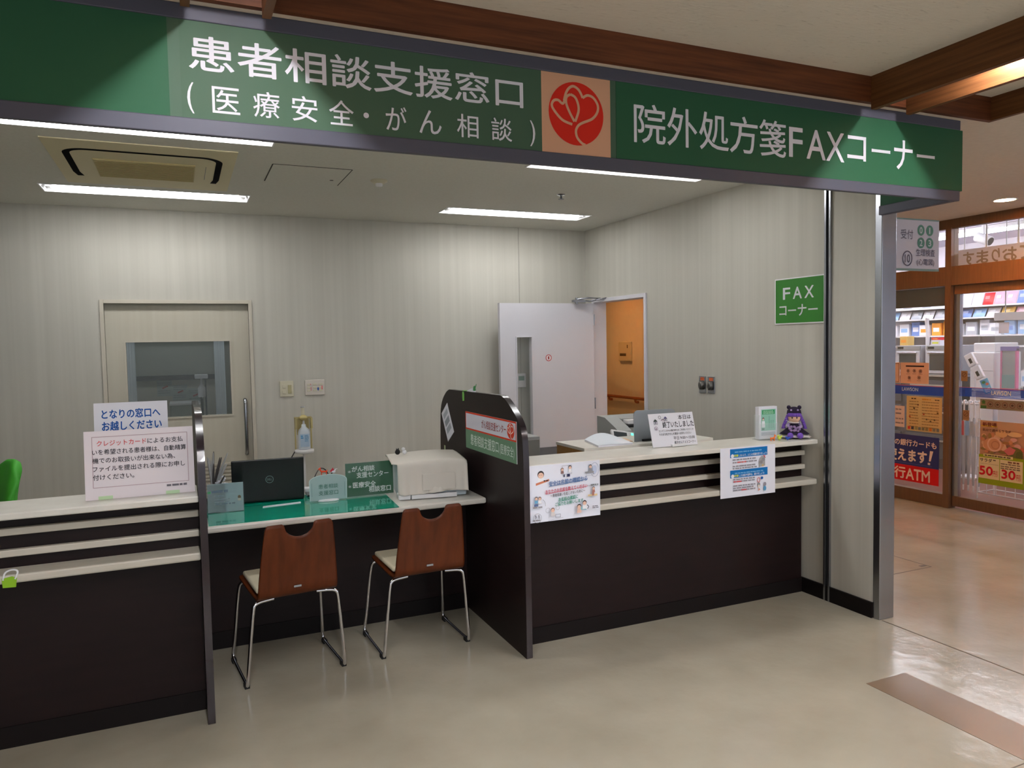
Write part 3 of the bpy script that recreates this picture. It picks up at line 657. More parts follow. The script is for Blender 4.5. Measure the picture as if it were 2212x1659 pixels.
box('front_pocket', M_ACRYL, -.072, .072, -.018, -.015, .005, .10, t)
def animal(name, label, loc, col, k, rz=0, kind='dog'):
    t = thing(name, label, 'toy animal', loc, (0, 0, rz)); b = MB(); m = mat('toy_%02x%02x%02x' % col, col, .4)
    if kind == 'dog':
        b.tube([(-.5*k, 0, .55*k), (-.1*k, 0, .52*k), (.35*k, 0, .56*k), (.5*k, 0, .72*k), (.55*k, 0, .98*k)], [.13*k, .15*k, .16*k, .12*k, .11*k])
        for x in (-.42*k, .34*k):
            for y in (-.09*k, .09*k): b.tube([(x, y, .5*k), (x+.02*k, y, .25*k), (x, y, 0)], [.09*k, .06*k, .055*k], 8)
        b.tube([(-.5*k, 0, .58*k), (-.65*k, 0, .80*k)], [.06*k, .03*k], 8)
        b.build('body', m, t)
        h = MB(); h.ell((.62*k, 0, 1.0*k), (.2*k, .13*k, .15*k)); h.tube([(.7*k, 0, .98*k), (.92*k, 0, .9*k)], [.09*k, .05*k], 8); h.tube([(.55*k, .07*k, 1.08*k), (.5*k, .09*k, 1.32*k)], [.05*k, .02*k], 6); h.tube([(.55*k, -.07*k, 1.08*k), (.5*k, -.09*k, 1.32*k)], [.05*k, .02*k], 6); h.build('head', m, t)
    else:
        b.ell((0, 0, .45*k), (.45*k, .28*k, .3*k)); b.tube([(-.3*k, 0, .5*k), (-.8*k, 0, .75*k)], [.2*k, .06*k]); b.tube([(.05*k, -.08*k, .3*k), (.05*k, -.08*k, 0)], .05*k, 6); b.tube([(.05*k, .08*k, .3*k), (.05*k, .08*k, 0)], .05*k, 6); b.build('body', m, t)
        b = MB(); b.ell((.38*k, 0, .78*k), (.2*k, .17*k, .19*k)); b.tube([(.52*k, 0, .78*k), (.72*k, 0, .72*k)], [.07*k, .015*k], 8); b.build('head', m, t)
        b = MB(); b.tube([(.1*k, -.28*k, .5*k), (-.3*k, -.36*k, .8*k)], [.14*k, .04*k], 8); b.tube([(.1*k, .28*k, .5*k), (-.3*k, .36*k, .8*k)], [.14*k, .04*k], 8); b.build('wing', m, t)
    return t
GT = 'tiny plastic animals'
animal('toy_dog', 'tiny orange plastic dog standing in front of the brochure stand', (3.160, 3.395, .9515), (255, 128, 50), .030, 0)
animal('toy_bird', 'tiny yellow green plastic bird in front of the brochure stand', (3.205, 3.388, .9515), (206, 222, 84), .036, R(200), 'bird')
animal('toy_bird', 'tiny dark blue plastic bird between the brochure stand and the doll', (3.252, 3.372, .9515), (40, 84, 190), .024, R(160), 'bird')
def doll():
    t = thing('rag_doll', 'sitting rag doll with purple braids and a black cat eared hat', 'doll', (3.354, 3.424, .9525), (R(-3), 0, R(-40)))
    VEL = mat('doll_velvet', (34, 22, 48), .9); PUR = mat('doll_purple', (116, 80, 176), .85, bump=.3, bscale=300); LAV = mat('doll_lavender', (168, 148, 190), .8); WH = mat('doll_white', (214, 206, 202), .9); SK = mat('doll_skin', (222, 182, 152), .7)
    MB().lathe([(.0, .0), (.050, .002), (.052, .02), (.040, .05), (.026, .078), (.018, .092), (0, .094)], 20, sy=.8).build('body', VEL, t)
    # skirt with a white frill
    def fr(r0, r1, z0, z1, a, n=56): return [[((r0+(r1-r0)*v+a*v*math.sin(9*x))*math.cos(x), (r0+(r1-r0)*v+a*v*math.sin(9*x))*.62*math.sin(x)-.016*v, z0+(z1-z0)*v+.3*a*v*math.cos(7*x)) for x in [2*PI*i/n for i in range(n+1)]] for v in (0, .35, .7, 1)]
    MB().grid(fr(.032, .082, .066, .026, .004)).build('skirt', VEL, t, solid=.002)
    MB().grid(fr(.058, .092, .032, .007, .006)).build('frill', WH, t, solid=.002)
    MB().ell((0, -.004, .122), (.036, .032, .034)).build('head', SK, t)
    MB().ell((0, .007, .125), (.0415, .034, .038)).build('hair', PUR, t)
    b = MB(); b.ell((-.013, -.033, .122), (.0042, .003, .0052), 10, 8); b.ell((.013, -.033, .122), (.0042, .003, .0052), 10, 8); b.build('eyes', M_BLACK, t)
    h = MB(); h.lathe([(.0425, .001), (.042, .006), (.039, .022), (.028, .038), (.012, .045), (0, .046)], 24, (0, .004, .142)); hat = h.build('hat', VEL, t)
    for s in (-1, 1):
        MB().ell((s*.030, .002, .184), (.012, .007, .012), 12, 8).build('ear', VEL, hat)
        MB().ell((s*.019, -.031, .168), (.006, .003, .005), 10, 6).build('hat_patch', LAV, hat)
        # braids
        br = MB()
        for i in range(6):
            k = i/5; br.ell((s*(.036+.022*k), .002-.006*math.sin(PI*k), .132-.056*k), (.0105, .0095, .0105), 10, 8)
        br.lathe([(.008, .0), (.014, -.018), (.001, -.019)], 12, (s*.060, .0, .074)); br.build('braid', PUR, t)
        P = chaikin([(s*.028, 0, .086), (s*.040, -.020, .070), (s*.016, -.042, .060)], 2)
        MB().tube(P, .0085, 10).build('arm', LAV, t)
        MB().tube([(s*.020, -.03, .018), (s*.027, -.066, .016)], .013, 10).build('leg', WH, t)
        MB().ell((s*.0275, -.077, .0185), (.0178, .0165, .0182), 16, 10).build('shoe', PUR, t)
    fb = MB()
    for i in range(11):
        a = R(-62+12.4*i); fb.ell((.037*math.sin(a), -.004-.034*math.cos(a), .139), (.0070, .0055, .0115), 8, 6)
    fb.build('fringe', PUR, t)
    MB().lathe([(.026, .002), (.030, -.003), (.024, -.006)], 20, (0, -.006, .094), sy=.85).build('collar', WH, t)
    fl = MB()
    for i in range(6): fl.ell((-.012+.017*math.cos(i*PI/3), -.052, .058+.013*math.sin(i*PI/3)), (.009, .006, .008), 10, 6)
    for i in range(5): fl.ell((.014+.012*math.cos(i*1.257), -.053, .054+.011*math.sin(i*1.257)), (.008, .006, .007), 10, 6)
    fl.build('flower', mat('doll_flower', (150, 122, 164), .8), t)
    MB().tube(chaikin([(-.012, -.036, .096), (-.034, -.034, .103), (-.048, -.03, .108)], 2), .0013, 6).build('ribbon', WH, t)
doll()
# ================================================================== ON THE DIVIDER
t = thing('divider_sign', 'white and green sign with a red border and emblem on the right divider panel', 'sign', (1.4972, 3.714, 1.06), LEFTW)
box('plate', M_WHITEPL, -.358, .36, -.104, .106, -.0006, .002, t)
p = Pr(); RD = (208, 58, 26)
p.rect(-.358, .36, .004, .106, RD); p.rect(-.350, .352, .013, .097, (212, 212, 224)); p.rect(-.358, .36, -.104, .004, (104, 140, 112))
p.txt('がん相談支援センター', -.105, .232, .032, .078, (150, 40, 36), .008); emblem(p, .293, .054, .046, .040, RD, (236, 214, 206), .005)
p.txt('患者相談支援窓口', -.275, .135, -.078, -.016, (206, 222, 212), .012); p.txt('(医療安全)', .15, .335, -.084, -.022, (206, 222, 212), .006)
p.build('lettering', t, .0024)
t = thing('paper_slip', 'white paper slip taped askew near the back of the right divider panel', 'paper', (1.4972, 4.40, 1.072), LEFTW)
q = [(.0, .121), (.117, -.048), (.0, -.121), (-.114, .046)]
MB().prism(q, 'z', 0, .001).build('sheet', M_PAPER, t)
p = Pr(); S_ = lambda a, e: (q[3][0]*(1-a)*(1-e)+q[0][0]*a*(1-e)+q[2][0]*(1-a)*e+q[1][0]*a*e, q[3][1]*(1-a)*(1-e)+q[0][1]*a*(1-e)+q[2][1]*(1-a)*e+q[1][1]*a*e)
for e0, e1, c in ((.12, .28, (176, 182, 192)), (.36, .56, (150, 156, 166)), (.62, .8, (166, 172, 182))): p.poly([S_(.18, e0), S_(.82, e0), S_(.82, e1), S_(.18, e1)], c)
p.build('print', t, .0014)
TG = mat('masking_tape_green', (118, 190, 84), .6)
t = thing('tape_strip', 'bright green tape strip folded over the top of the right divider panel', 'tape', (1.4972, 4.108, 1.28))
MB().prism([(-.016, -.054), (.012, -.058), (.016, -.03), (.014, -.004), (-.014, -.004), (-.018, -.02)], 'x', -.0008, 0).build('strip', TG, t)
b = MB(); b.box(-.0005, .03, -.014, .014, .0005, .0035); b.build('fold', TG, t)
tag(MB().prism([(-.010, -.03), (.010, -.03), (.012, .016), (-.012, .016)], 'x', -.0008, 0).build('tape_strip', mat('tape_faded', (176, 190, 150), .6)), 'faded tape scrap on the right divider panel just above the covered printer', 'tape').location = (1.4972, 4.465, .905)
t = thing('paper_bird', 'crumpled green and white paper ornament lying on top of the right divider', 'ornament', (1.513, 4.02, 1.2815))
MB().add([(-.012, -.05, 0), (.012, -.05, 0), (.008, .04, 0), (-.012, .045, 0), (0, -.03, .022), (.004, .02, .014)], [(0, 1, 4), (1, 2, 5, 4), (2, 3, 5), (3, 0, 4, 5), (0, 3, 2, 1)]).build('body', M_PAPER, t)
MB().prism([(-.075, .010), (-.03, .002), (-.045, .03), (-.062, .036)], 'x', -.002, .002).build('wing', mat('paper_green', (60, 140, 80), .6), t)
MB().tube(chaikin([(0, -.04, .004), (0, -.07, .024), (0, -.085, .045)], 2), .002, 6).build('stem', mat('paper_green', ()), t)

# ================================================================== ON THE DESK
D = .714
t = thing('laptop', 'open black laptop on the desk, its lid facing the hall', 'laptop', (.4095, 4.245, D+.0022), (0, 0, R(-4)))
M_LAP = mat('laptop_black', (16, 17, 19), .38)
MB().box(-.186, .186, .0, .245, .004, .020).build('base', M_LAP, t, bev=.004)
g = MB().box(-.186, .186, -.010, 0, 0, .232).build('lid', M_LAP, t, bev=.008); g.location = (0, 0, .012); g.rotation_euler = (R(9), 0, 0)
p = Pr(); LG = (120, 140, 140); p.ring(0, 0, .0195, .003, LG); p.txt('DELL', -.0125, .0125, -.0055, .0055, LG, .02); o = p.build('lettering', g); o.rotation_euler = FRONT; o.location = (.006, -.0104, .118)
tag(MB().prism([(-.10, -.020), (.098, .004), (.103, .040), (-.094, .018)], 'z', 0, .002).build('paper_strip', M_PAPER), 'narrow white paper strip lying on the green mat before the laptop', 'paper').location = (.462, 4.112, D+.0023)
t = thing('power_adapter', 'small white power adapter with dark cables beside the laptop', 'power adapter', (.655, 4.32, D+.0022))
MB().box(-.045, .035, -.03, .03, .022, .045).build('body', M_WHITEPL, t, bev=.006); MB().box(-.04, .03, -.04, .03, .001, .022).build('plug_box', M_GREYPL, t, bev=.004)
MB().tube(chaikin([(.0, -.03, .008), (.02, -.07, .012), (.0, -.09, .006), (-.02, -.07, .01), (-.035, -.05, .006)], 3), .004, 8).build('cable', M_BLACK, t)
MB().tube(chaikin([(.0, .02, .04), (.02, .06, .09), (.07, .16, .13), (.12, .2, .10), (.14, .22, .01)], 3), .003, 8).build('cable', M_BLACK, t)
t = thing('card_holder', 'clear acrylic holder with a printed pale blue card at the left end of the desk', 'card holder', (.182, 4.075, D+.0022), (0, 0, R(-2)))
MB().box(-.089, .089, -.004, 0, 0, .152).build('front_sheet', mat('clear_front', (225, 238, 238), .03, alpha=.04), t)
g = MB().box(-.086, .086, 0, .002, .003, .150).build('card', mat('card_blue', (200, 222, 226), .4), t); MB().box(-.089, .089, .004, .05, 0, .004).build('foot', M_ACRYL, t)
p = Pr(); p.lines(-.085, -.07, [.102], .012, (90, 180, 120), 1); p.lines(-.066, .03, [.104], .014, (110, 130, 150), 2); p.lines(-.05, .0, [.084], .008, (140, 160, 170), 3); p.lines(-.05, .02, [.066, .054], .007, (150, 166, 176), 4); p.lines(-.05, .045, [.042], .008, (120, 140, 150), 5)
p.disc(.066, .075, .008, .009, (110, 96, 70), 14); p.disc(.066, .062, .009, .007, (206, 206, 190), 14)
o = p.build('print', g); o.rotation_euler = FRONT; o.location = (0, -.0002, 0)
# dried flowers
t = thing('dried_flowers', 'bunch of grey dried grass and white flowers in a small pot behind the card holder', 'flowers', (.128, 4.22, D+.0022))
MB().lathe([(.03, 0), (.036, .05), (.033, .05), (.028, .005), (0, .005)], 20).build('pot', mat('pot_dark', (40, 34, 36), .5), t)
rr = random.Random(3)
for i in range(16):
    a = rr.uniform(-.2, 1.0); ln = rr.uniform(.16, .30); dx = math.sin(a)*ln*.45; dy = rr.uniform(-.05, .05)
    P = chaikin([(0, 0, .03), (dx*.3, dy*.4, ln*.55), (dx, dy, ln)], 2)
    MB().tube(P, [.0016+.0034*math.sin(PI*(k/(len(P)-1))**1.6) for k in range(len(P))], 6).build('grass_blade', mat('dry_grass', (168, 168, 168), .7) if i % 3 else mat('dry_dark', (74, 70, 68), .7), t)
for x, y, z in ((.03, -.02, .13), (.06, -.01, .115), (.045, .01, .15), (.075, -.015, .10)):
    b = MB()
    for k in range(7):
        a = k*2*PI/7; b.ell((x+.012*math.cos(a), y, z+.012*math.sin(a)), (.010, .004, .006), 8, 5)
    b.build('blossom', M_PAPER, t)
tag(MB().ell((0, 0, .010), (.011, .010, .010)).ell((.012, 0, .022), (.008, .007, .008)).ell((-.012, 0, .006), (.012, .009, .006), mi=1).build('figurine', [mat('figurine_red', (196, 40, 60), .5), M_BLACK]), 'tiny red and black figurine on the desk behind the card holder', 'figurine').location = (.208, 4.15, D+.0023)
# arched name stand
t = thing('name_stand', 'pale arched acrylic name stand with two tiny animals on top, on the desk', 'name stand', (.705, 4.105, D+.0022))
P = [(-.098, .006), (.098, .006), (.100, .112)]+[(.1*math.cos(R(a)), .112+.034*math.sin(R(a))) for a in range(10, 171, 10)]+[(-.100, .112)]
MB().prism(P, 'y', -.004, .004).build('panel', mat('arch_pale', (168, 190, 190), .3), t)
p = Pr(); p.stroke([(x, y) for x, y in P[1:]+P[:1]], .003, (214, 232, 232), False)
p.stroke([(-.088, .105), (-.088, .03)], .0015, (110, 140, 140), False); p.stroke([(.088, .10), (.088, .02)], .0015, (110, 140, 140), False)
TX = (70, 120, 104); p.txt('患者相談', -.052, .052, .070, .094, TX, .006); p.txt('支援窓口', -.052, .052, .034, .059, TX, .006)
o = p.build('lettering', t); o.rotation_euler = FRONT; o.location = (0, -.0044, 0)
MB().lathe([(.055, 0), (.058, .004), (.05, .010), (.02, .012), (0, .012)], 32, sy=.42).build('foot', M_WHITEPL, t)
animal('toy_fox', 'tiny orange fox figurine standing on top of the arched name stand', (.684, 4.105, D+.1465), (240, 78, 40), .034, R(180))
t = thing('toy_crane', 'tiny white crane figurine with red and black wings on the arched name stand', 'toy animal', (.735, 4.105, D+.1475))
MB().ell((0, 0, .013), (.012, .006, .008)).tube([(.006, 0, .014), (.014, 0, .026), (.024, 0, .026)], [.004, .002, .001], 8).build('body', M_PAPER, t)
MB().prism([(-.02, .016), (-.004, .010), (.004, .020), (-.002, .036)], 'y', -.004, -.002).build('wing', mat('figurine_red', ()), t)
b = MB(); b.tube([(-.004, 0, .008), (-.012, 0, .0005)], .003, 8); b.build('tail', M_BLACK, t)
# green sign
t = thing('desk_sign', 'green sign card with white lettering in a clear stand next to the printer', 'sign', (.944, 4.125, D+.0024), (R(88), 0, 0))
box('card', mat('desk_sign_green', (24, 86, 48), .15), -.139, .128, .006, .190, -.002, 0, t); box('front_sheet', mat('clear_front', (225, 238, 238), .03, alpha=.04), -.142, .131, 0, .195, .0012, .0035, t)
box('foot', M_ACRYL, -.142, .10, 0, .004, -.05, -.003, t)
p = Pr(); LT = (214, 222, 218)
p.txt('＊', -.126, -.108, .136, .152, LT, .004); p.txt('がん相談', -.103, .024, .142, .172, LT, .02); p.txt('支援センター', -.078, .102, .106, .138, LT, .016)
p.txt('＊', -.126, -.108, .054, .070, LT, .004); p.txt('医療安全', -.100, .028, .052, .084, LT, .02); p.txt('相談窓口', -.012, .112, .022, .054, LT, .02)
p.build('lettering', t, .0006)
# printer under a cloth cover
t = thing('printer', 'white printer under a cream cloth cover on the right of the desk', 'printer', (1.264, 4.085, D), (0, 0, R(-9)))
MB().box(-.185, .19, -.17, .15, .004, .20).build('body', mat('printer_body', (196, 208, 214), .4), t, bev=.01)
MB().box(-.12, .13, -.20, -.16, .004, .028).build('paper_tray', M_WHITEPL, t, bev=.004); MB().box(-.19, -.125, -.20, -.1, .003, .03).build('front_foot', M_WHITEPL, t, bev=.006)
pr = [(.165, .05), (.165, .14), (.16, .200), (.145, .211), (.05, .212), (-.08, .210), (-.165, .206), (-.186, .192), (-.192, .15), (-.196, .10), (-.200, .06), (-.204, .032)]
rows = []; rr = random.Random(5)
for k, (y, z) in enumerate(spline(pr, 3)):
    row = []
    for i in range(41):
        u = -1+i/20; x = u*.192; q = (z < .19)*(y < 0)*(.19-z)/.16
        wv = q*(.007*math.sin(7*u+1)+.005*math.sin(13*u)+.004*math.sin(23*u+2))
        zz = z+(.006*math.sin(2.2*u+1.2)-.010*max(0, -u-.75))*(z > .18)+q*.006*math.sin(3*u)
        if u > .9 and z > .19: zz -= .010*(u-.9)/.1
        row.append((x-(.03 if z > .2 and u < -.8 else 0)*(-u-.8)/.2, y-wv, zz+.0025))
    rows.append(row)
g = MB().grid(rows).build('cloth_cover', mat('cover_cream', (214, 208, 198), .9, bump=.15, bscale=40), t, solid=.003)
g['label'] = 'cream cloth cover'
MB().box(-.06, .12, -.2085, -.2035, .05, .14).build('pocket', mat('cover_cream', ()), g, bev=.002)
t = thing('cat_figurine', 'small black cat figurine sitting on the printer cover', 'figurine', (1.105, 4.14, D+.2205), (0, 0, R(20)))
MB().ell((0, 0, .014), (.016, .013, .015)).ell((-.004, -.006, .024), (.010, .009, .009)).tube([(-.010, -.006, .028), (-.012, -.006, .037)], [.004, .001], 6).tube([(.002, -.006, .030), (.003, -.006, .038)], [.004, .001], 6).build('body', M_BLACK, t)
t = thing('white_figurine', 'small white round figurine beside the black cat on the printer cover', 'figurine', (1.139, 4.132, D+.2205))
MB().ell((.004, 0, .012), (.013, .012, .013)).build('body', M_WHITEPL, t); MB().ell((-.002, 0, .030), (.0105, .010, .010)).build('head', M_WHITEPL, t)

# ================================================================== BEHIND THE COUNTERS
t = thing('sanitizer_stand', 'slim stand holding a hand sanitizer bottle by the back wall', 'sanitizer stand', (.817, 5.72, 0))
MB().lathe([(.14, 0), (.14, .012), (.02, .02), (0, .02)], 28).build('base', M_WHITEPL, t); MB().tube([(0, .03, .02), (0, .03, .77)], .010).build('pole', M_WHITEPL, t)
MB().lathe([(.05, .762), (.066, .766), (.07, .778), (.069, .792), (.064, .795), (.0, .790)], 28, sy=.8).build('drip_tray', M_WHITEPL, t)
M_HOLD = mat('holder_amber', (206, 190, 130), .25, alpha=.8)
b = MB(); b.box(-.062, -.054, .02, .04, .79, 1.03); b.box(.054, .062, .02, .04, .79, 1.03); b.box(-.062, .062, .025, .04, 1.02, 1.035); b.box(-.062, -.050, -.03, .04, .95, 1.03); b.box(.050, .062, -.03, .04, .95, 1.03); b.box(-.045, .045, .036, .04, .90, 1.03)
b.build('bottle_holder', M_HOLD, t); MB().ell((0, .0, 1.03), (.03, .03, .022)).build('sensor_cap', M_HOLD, t)
MB().tube([(0, .02, 1.03), (0, .02, 1.105)], .014).build('pump_rod', M_IVORY, t); MB().lathe([(.016, 1.105), (.016, 1.113), (0, 1.113)], 16, (0, .02, 0)).build('cap', M_GREYPL, t)
MB().tube(chaikin([(-.06, .02, .79), (-.09, .02, .74), (-.16, .03, .62), (-.2, .06, .3), (-.2, .09, .02)], 2), .004, 8).build('cable', M_BLACK, t)
t = thing('sanitizer_bottle', 'white hand sanitizer bottle with a blue label on the stand by the back wall', 'bottle', (.817, 5.715, .7965))
MB().lathe([(.040, 0), (.043, .006), (.043, .125), (.038, .145), (.018, .165), (.015, .185), (0, .185)], 24, sy=.7).build('body', mat('bottle_milky', (206, 214, 222), .35), t)
MB().tube([(0, 0, .185), (0, 0, .222), (0, -.02, .228)], [.009, .005, .004], 8).build('nozzle', M_WHITEPL, t)
p = Pr(); p.rect(-.032, .034, .02, .115, (176, 200, 222)); p.lines(-.028, -.004, [.095, .082], .010, (84, 150, 200), 1); p.lines(.0, .028, [.10, .09, .08, .07, .06], .006, (110, 160, 200), 2)
o = p.build('label', t); o.rotation_euler = FRONT; o.location = (0, -.0305, 0)
# green office chair
t = thing('office_chair', 'bright green office chair seen over the left counter', 'office chair', (-1.10, 4.55, 0), (0, 0, R(-62)))
GR = mat('chair_green', (60, 160, 40), .6)
rows = []
for k in range(13):
    v = k/12; z = .52+.47*v; wd = .235*(1-.42*v**3); bul = .05*math.sin(PI*v)
    rows.append([(wd*u,   .22+.03*v+.06*v**2+.035*u*u*-1-bul*.4, z-.12*v*abs(u)**3) for u in [-1+j/8 for j in range(17)]])
MB().grid(rows).build('backrest', GR, t, solid=.055, sub=1)
MB().box(-.24, .24, -.22, .22, .44, .51).build('seat', GR, t, bev=.03, seg=4); MB().tube(chaikin([(0, .1, .43), (0, .30, .44), (0, .285, .60), (0, .28, .86)], 2), .022).build('back_bar', M_BLACK, t)
MB().tube([(0, 0, .44), (0, 0, .10)], .028).build('gas_lift', M_BLACK, t)
for i in range(5):
    a = 2*PI*i/5; g = MB().tube([(0, 0, .11), (.27*math.cos(a), .27*math.sin(a), .085)], [.025, .017], 8).build('foot', M_BLACK, t)
    MB().ell((.27*math.cos(a), .27*math.sin(a), .031), (.028, .028, .031), 12, 8).build('caster', M_BLACK, g)
t = thing('drawer_unit', 'grey drawer unit behind the right divider panel', 'drawer unit', (2.10, 4.85, 0))
box('body', M_GREYPL, -.2, .2, -.1, .25, 0, .895, t, .006)
for z in (.05, .33, .61): g = box('drawer', mat('drawer_grey', (128, 128, 124), .5), -.19, .19, -.112, -.1, z, z+.265, t, .003); box('handle', M_STEEL, -.05, .05, -.124, -.112, z+.2, z+.212, g)
t = thing('office_desk', 'low desk with a dark top behind the right divider', 'desk', (2.42, 4.98, 0))
box('top', M_BLACK, -.11, .35, -.30, .30, .70, .73, t); box('side_panel', M_GREYPL, -.105, -.09, -.28, .28, 0, .70, t); box('side_panel', M_GREYPL, .33, .345, -.28, .28, 0, .70, t)
# wall fittings
t = thing('light_switch', 'small ivory double switch plate on the back wall beside the sliding door', 'switch', (.750, 6.0895, 1.231), FRONT)
MB().box(-.052, .052, -.061, .061, 0, .010).build('plate', M_IVORY, t, bev=.003); M_SW = mat('switch_shade', (176, 168, 130), .5)
for x, y, m in ((-.02, .02, M_IVORY), (-.02, -.025, M_IVORY)): box('rocker', m, x-.013, x+.013, y-.013, y+.013, .010, .016, t, .002)
box('rocker', M_SW, .008, .036, -.038, .03, .010, .015, t, .002)
t = thing('switch_panel', 'wide ivory switch panel with small red and blue marks on the back wall', 'switch', (.966, 6.0895, 1.234), FRONT)
MB().box(-.076, .076, -.060, .060, 0, .010).build('plate', mat('switch_pinkish', (208, 200, 190), .4), t, bev=.003)
for x in (-.045, .002, .048):
    for y in (-.022, .002, .026): box('rocker', M_IVORY, x-.017, x+.012, y-.009, y+.006, .010, .014, t, .001)
p = Pr(); p.disc(.024, -.012, .007, .014, (50, 90, 160), 14); p.rect(.050, .060, -.018, .012, (214, 120, 120)); p.rect(-.035, -.026, -.025, .004, (206, 150, 150)); p.rect(-.038, -.03, .02, .03, (206, 140, 140)); p.build('mark', t, .0145)
t = thing('thermostat', 'white thermostat with a small display on the back wall, seen through the door window', 'thermostat', (2.766, 6.0895, 1.222), FRONT)
MB().box(-.045, .045, -.062, .062, 0, .02).build('case', M_WHITEPL, t, bev=.004); box('display', mat('lcd_green', (130, 160, 148), .3), -.028, .028, .0, .04, .02, .0206, t)
t = thing('wall_sign', 'green fax corner sign with white lettering on the right wall', 'sign', (3.4395, 3.469, 1.779), LEFTW)
box('frame', M_WHITEPL, -.199, .199, -.141, .141, 0, .006, t); g = box('panel', mat('fax_green', (44, 118, 32), .5), -.192, .192, -.134, .134, .006, .0068, t)
p = Pr()
for ch, x0, x1 in (('F', -.128, -.070), ('A', -.045, .025), ('X', .048, .118)): p.txt(ch, x0, x1, .012, .082, M_LETTER, .02)
for ch, x0, x1, ya, yb in (('コ', -.158, -.100, -.085, -.030), ('ー', -.085, -.020, -.062, -.053), ('ナ', -.005, .062, -.092, -.025), ('ー', .078, .150, -.062, -.053)): p.txt(ch, x0, x1, ya, yb, M_LETTER, .018)
p.build('lettering', g, .0072)
for y, lb in ((4.393, 'left'), (4.296, 'right')):
    t = thing('wall_outlet', 'steel wall outlet with an orange tab on the right wall, the %s of the two' % lb, 'outlet', (3.4395, y, 1.23), LEFTW, 'steel outlets on the right wall')
    MB().box(-.038, .038, -.060, .060, 0, .006).build('plate', M_STEEL, t, bev=.002); box('tab', mat('tab_orange', (206, 96, 50), .5), -.018, .022, .03, .052, .006, .008, t)
    MB().lathe([(.022, 0), (.020, .022), (.012, .026), (0, .026)], 16, (0, -.005, .006), sy=1.5).build('socket', mat('socket_metal', (110, 108, 104), .3, metal=.8), t)
# things in the room behind the sliding door
t = thing('added_room_light', 'added unseen tube light brightening the room behind the sliding door', 'ceiling light', (0, 7.5, ZC)); box('housing', M_WHITEPL, -.6, .6, -.06, .06, -.03, -.001, t); MB().tube([(-.58, 0, -.05), (.58, 0, -.05)], .02, 10).build('lamp_tube', mat('lamp_tube_added', (240, 250, 255), .5, emit=16), t)  # added lamp, out of sight, that brightens the dim back room
t = thing('whiteboard', 'grey roll screen board with a dark rail behind the sliding door window', 'board', (-.05, 8.2995, 1.72), FRONT)
box('surface', mat('board_grey', (150, 152, 142), .6), -.40, .38, -.42, .5, 0, .02, t); box('rail', mat('rail_dark', (40, 38, 46), .5), -.42, .40, -.47, -.42, 0, .04, t)
for x, z, dx, nm in ((-.16, 1.17, .0, 'pinned paper with red marks under the dark rail, the left of three'), (-.02, 1.12, .1, 'pinned paper with red marks under the dark rail, the middle of three'), (.12, 1.08, 0, 'pinned paper with red marks under the dark rail, the right of three')):
    t = thing('pinned_paper', nm, 'paper', (x, 8.2995, z), FRONT, 'papers pinned under the dark rail'); box('sheet', mat('paper_dull', (160, 168, 164), .7), -.07, .07, -.08, .08, 0, .001, t)
    p = Pr(); p.stroke([(-.02, .0), (.03, .02)], .014, (150, 60, 56), False); p.lines(-.06, .06, [.05, .03, -.03, -.05], .007, (130, 140, 136), int(x*100)); p.build('writing', t, .0014)
for x, hw, lb in ((-.46, .055, 'narrow bright curtain strip at the left of the far window'), (.36, .05, 'narrow bright curtain strip at the right of the far window'), (.49, .03, 'thin bright curtain strip at the far right beyond the sliding door')):
    b = MB(); b.grid([[(x+hw*(-1+i/5), 8.2+.012*math.cos(i*PI*.9), z) for i in range(11)] for z in (.3, 2.3)]); tag(b.build('curtain', mat('curtain_bright', (236, 244, 248), .8)), lb, 'curtain')
t = thing('hand_soap_stand', 'bottle on a tall slim stand seen through the sliding door window', 'dispenser', (.175, 7.9, 0))
MB().tube([(0, 0, .0), (0, 0, 1.09)], .012).build('pole', M_BLACK, t); MB().box(-.06, .06, -.05, .05, 1.27, 1.31).build('hood', M_WHITEPL, t, bev=.006); MB().lathe([(.03, 1.09), (.035, 1.10), (.035, 1.18), (.012, 1.22), (.01, 1.27), (0, 1.27)], 20).build('bottle', M_WHITEPL, t); box('back_bar', M_BLACK, .03, .045, .03, .045, .9, 1.28, t)
t = thing('steel_cart', 'pale box cart seen low through the sliding door window', 'cart', (.02, 7.95, 0)); box('body', mat('cart_pale', (160, 168, 160), .5), -.13, .13, -.2, .2, .1, 1.03, t, .01); box('lid', M_WHITEPL, -.135, .135, -.205, .205, 1.03, 1.045, t)
for x in (-.11, .11): MB().ell((x, -.15, .05), (.03, .03, .05)).build('caster', M_BLACK, t)
# hanging department sign by the wall end
t = thing('direction_sign', 'white department sign with green numbers projecting beside the stainless wall end', 'sign', (3.76, 2.95, 2.058), FRONT)
box('panel', mat('direction_panel', (196, 194, 210), .5), -.20, .206, -.132, .136, -.012, 0, t); box('edge', mat('direction_edge', (120, 146, 146), .5), -.20, .206, -.144, -.132, -.012, .001, t); box('edge', mat('direction_edge', ()), -.20, .206, .136, .144, -.012, .001, t)
box('bracket', M_STEEL, -.214, -.20, -.10, .10, -.012, 0, t)
p = Pr(); DG = (96, 140, 128); GY = (96, 92, 112)
p.txt('受付', -.102, -.005, .030, .082, GY, .006)
for ch, x, y in (('0', .058, .082), ('1', .128, .082), ('2', .058, .012), ('3', .128, .012)): p.disc(x, y, .029, .030, DG); p.txt(ch, x-(.004 if ch == '1' else .011), x+(.004 if ch == '1' else .011), y-.017, y+.017, (206, 206, 216), .02)
p.ring(-.05, -.077, .036, .006, GY, 1.1); p.txt('10', -.07, -.03, -.1, -.055, GY, .01); p.txt('生理検査', .018, .17, -.062, -.022, GY, .006); p.txt('(心電図)', .025, .165, -.118, -.078, GY, .006)
p.build('lettering', t)
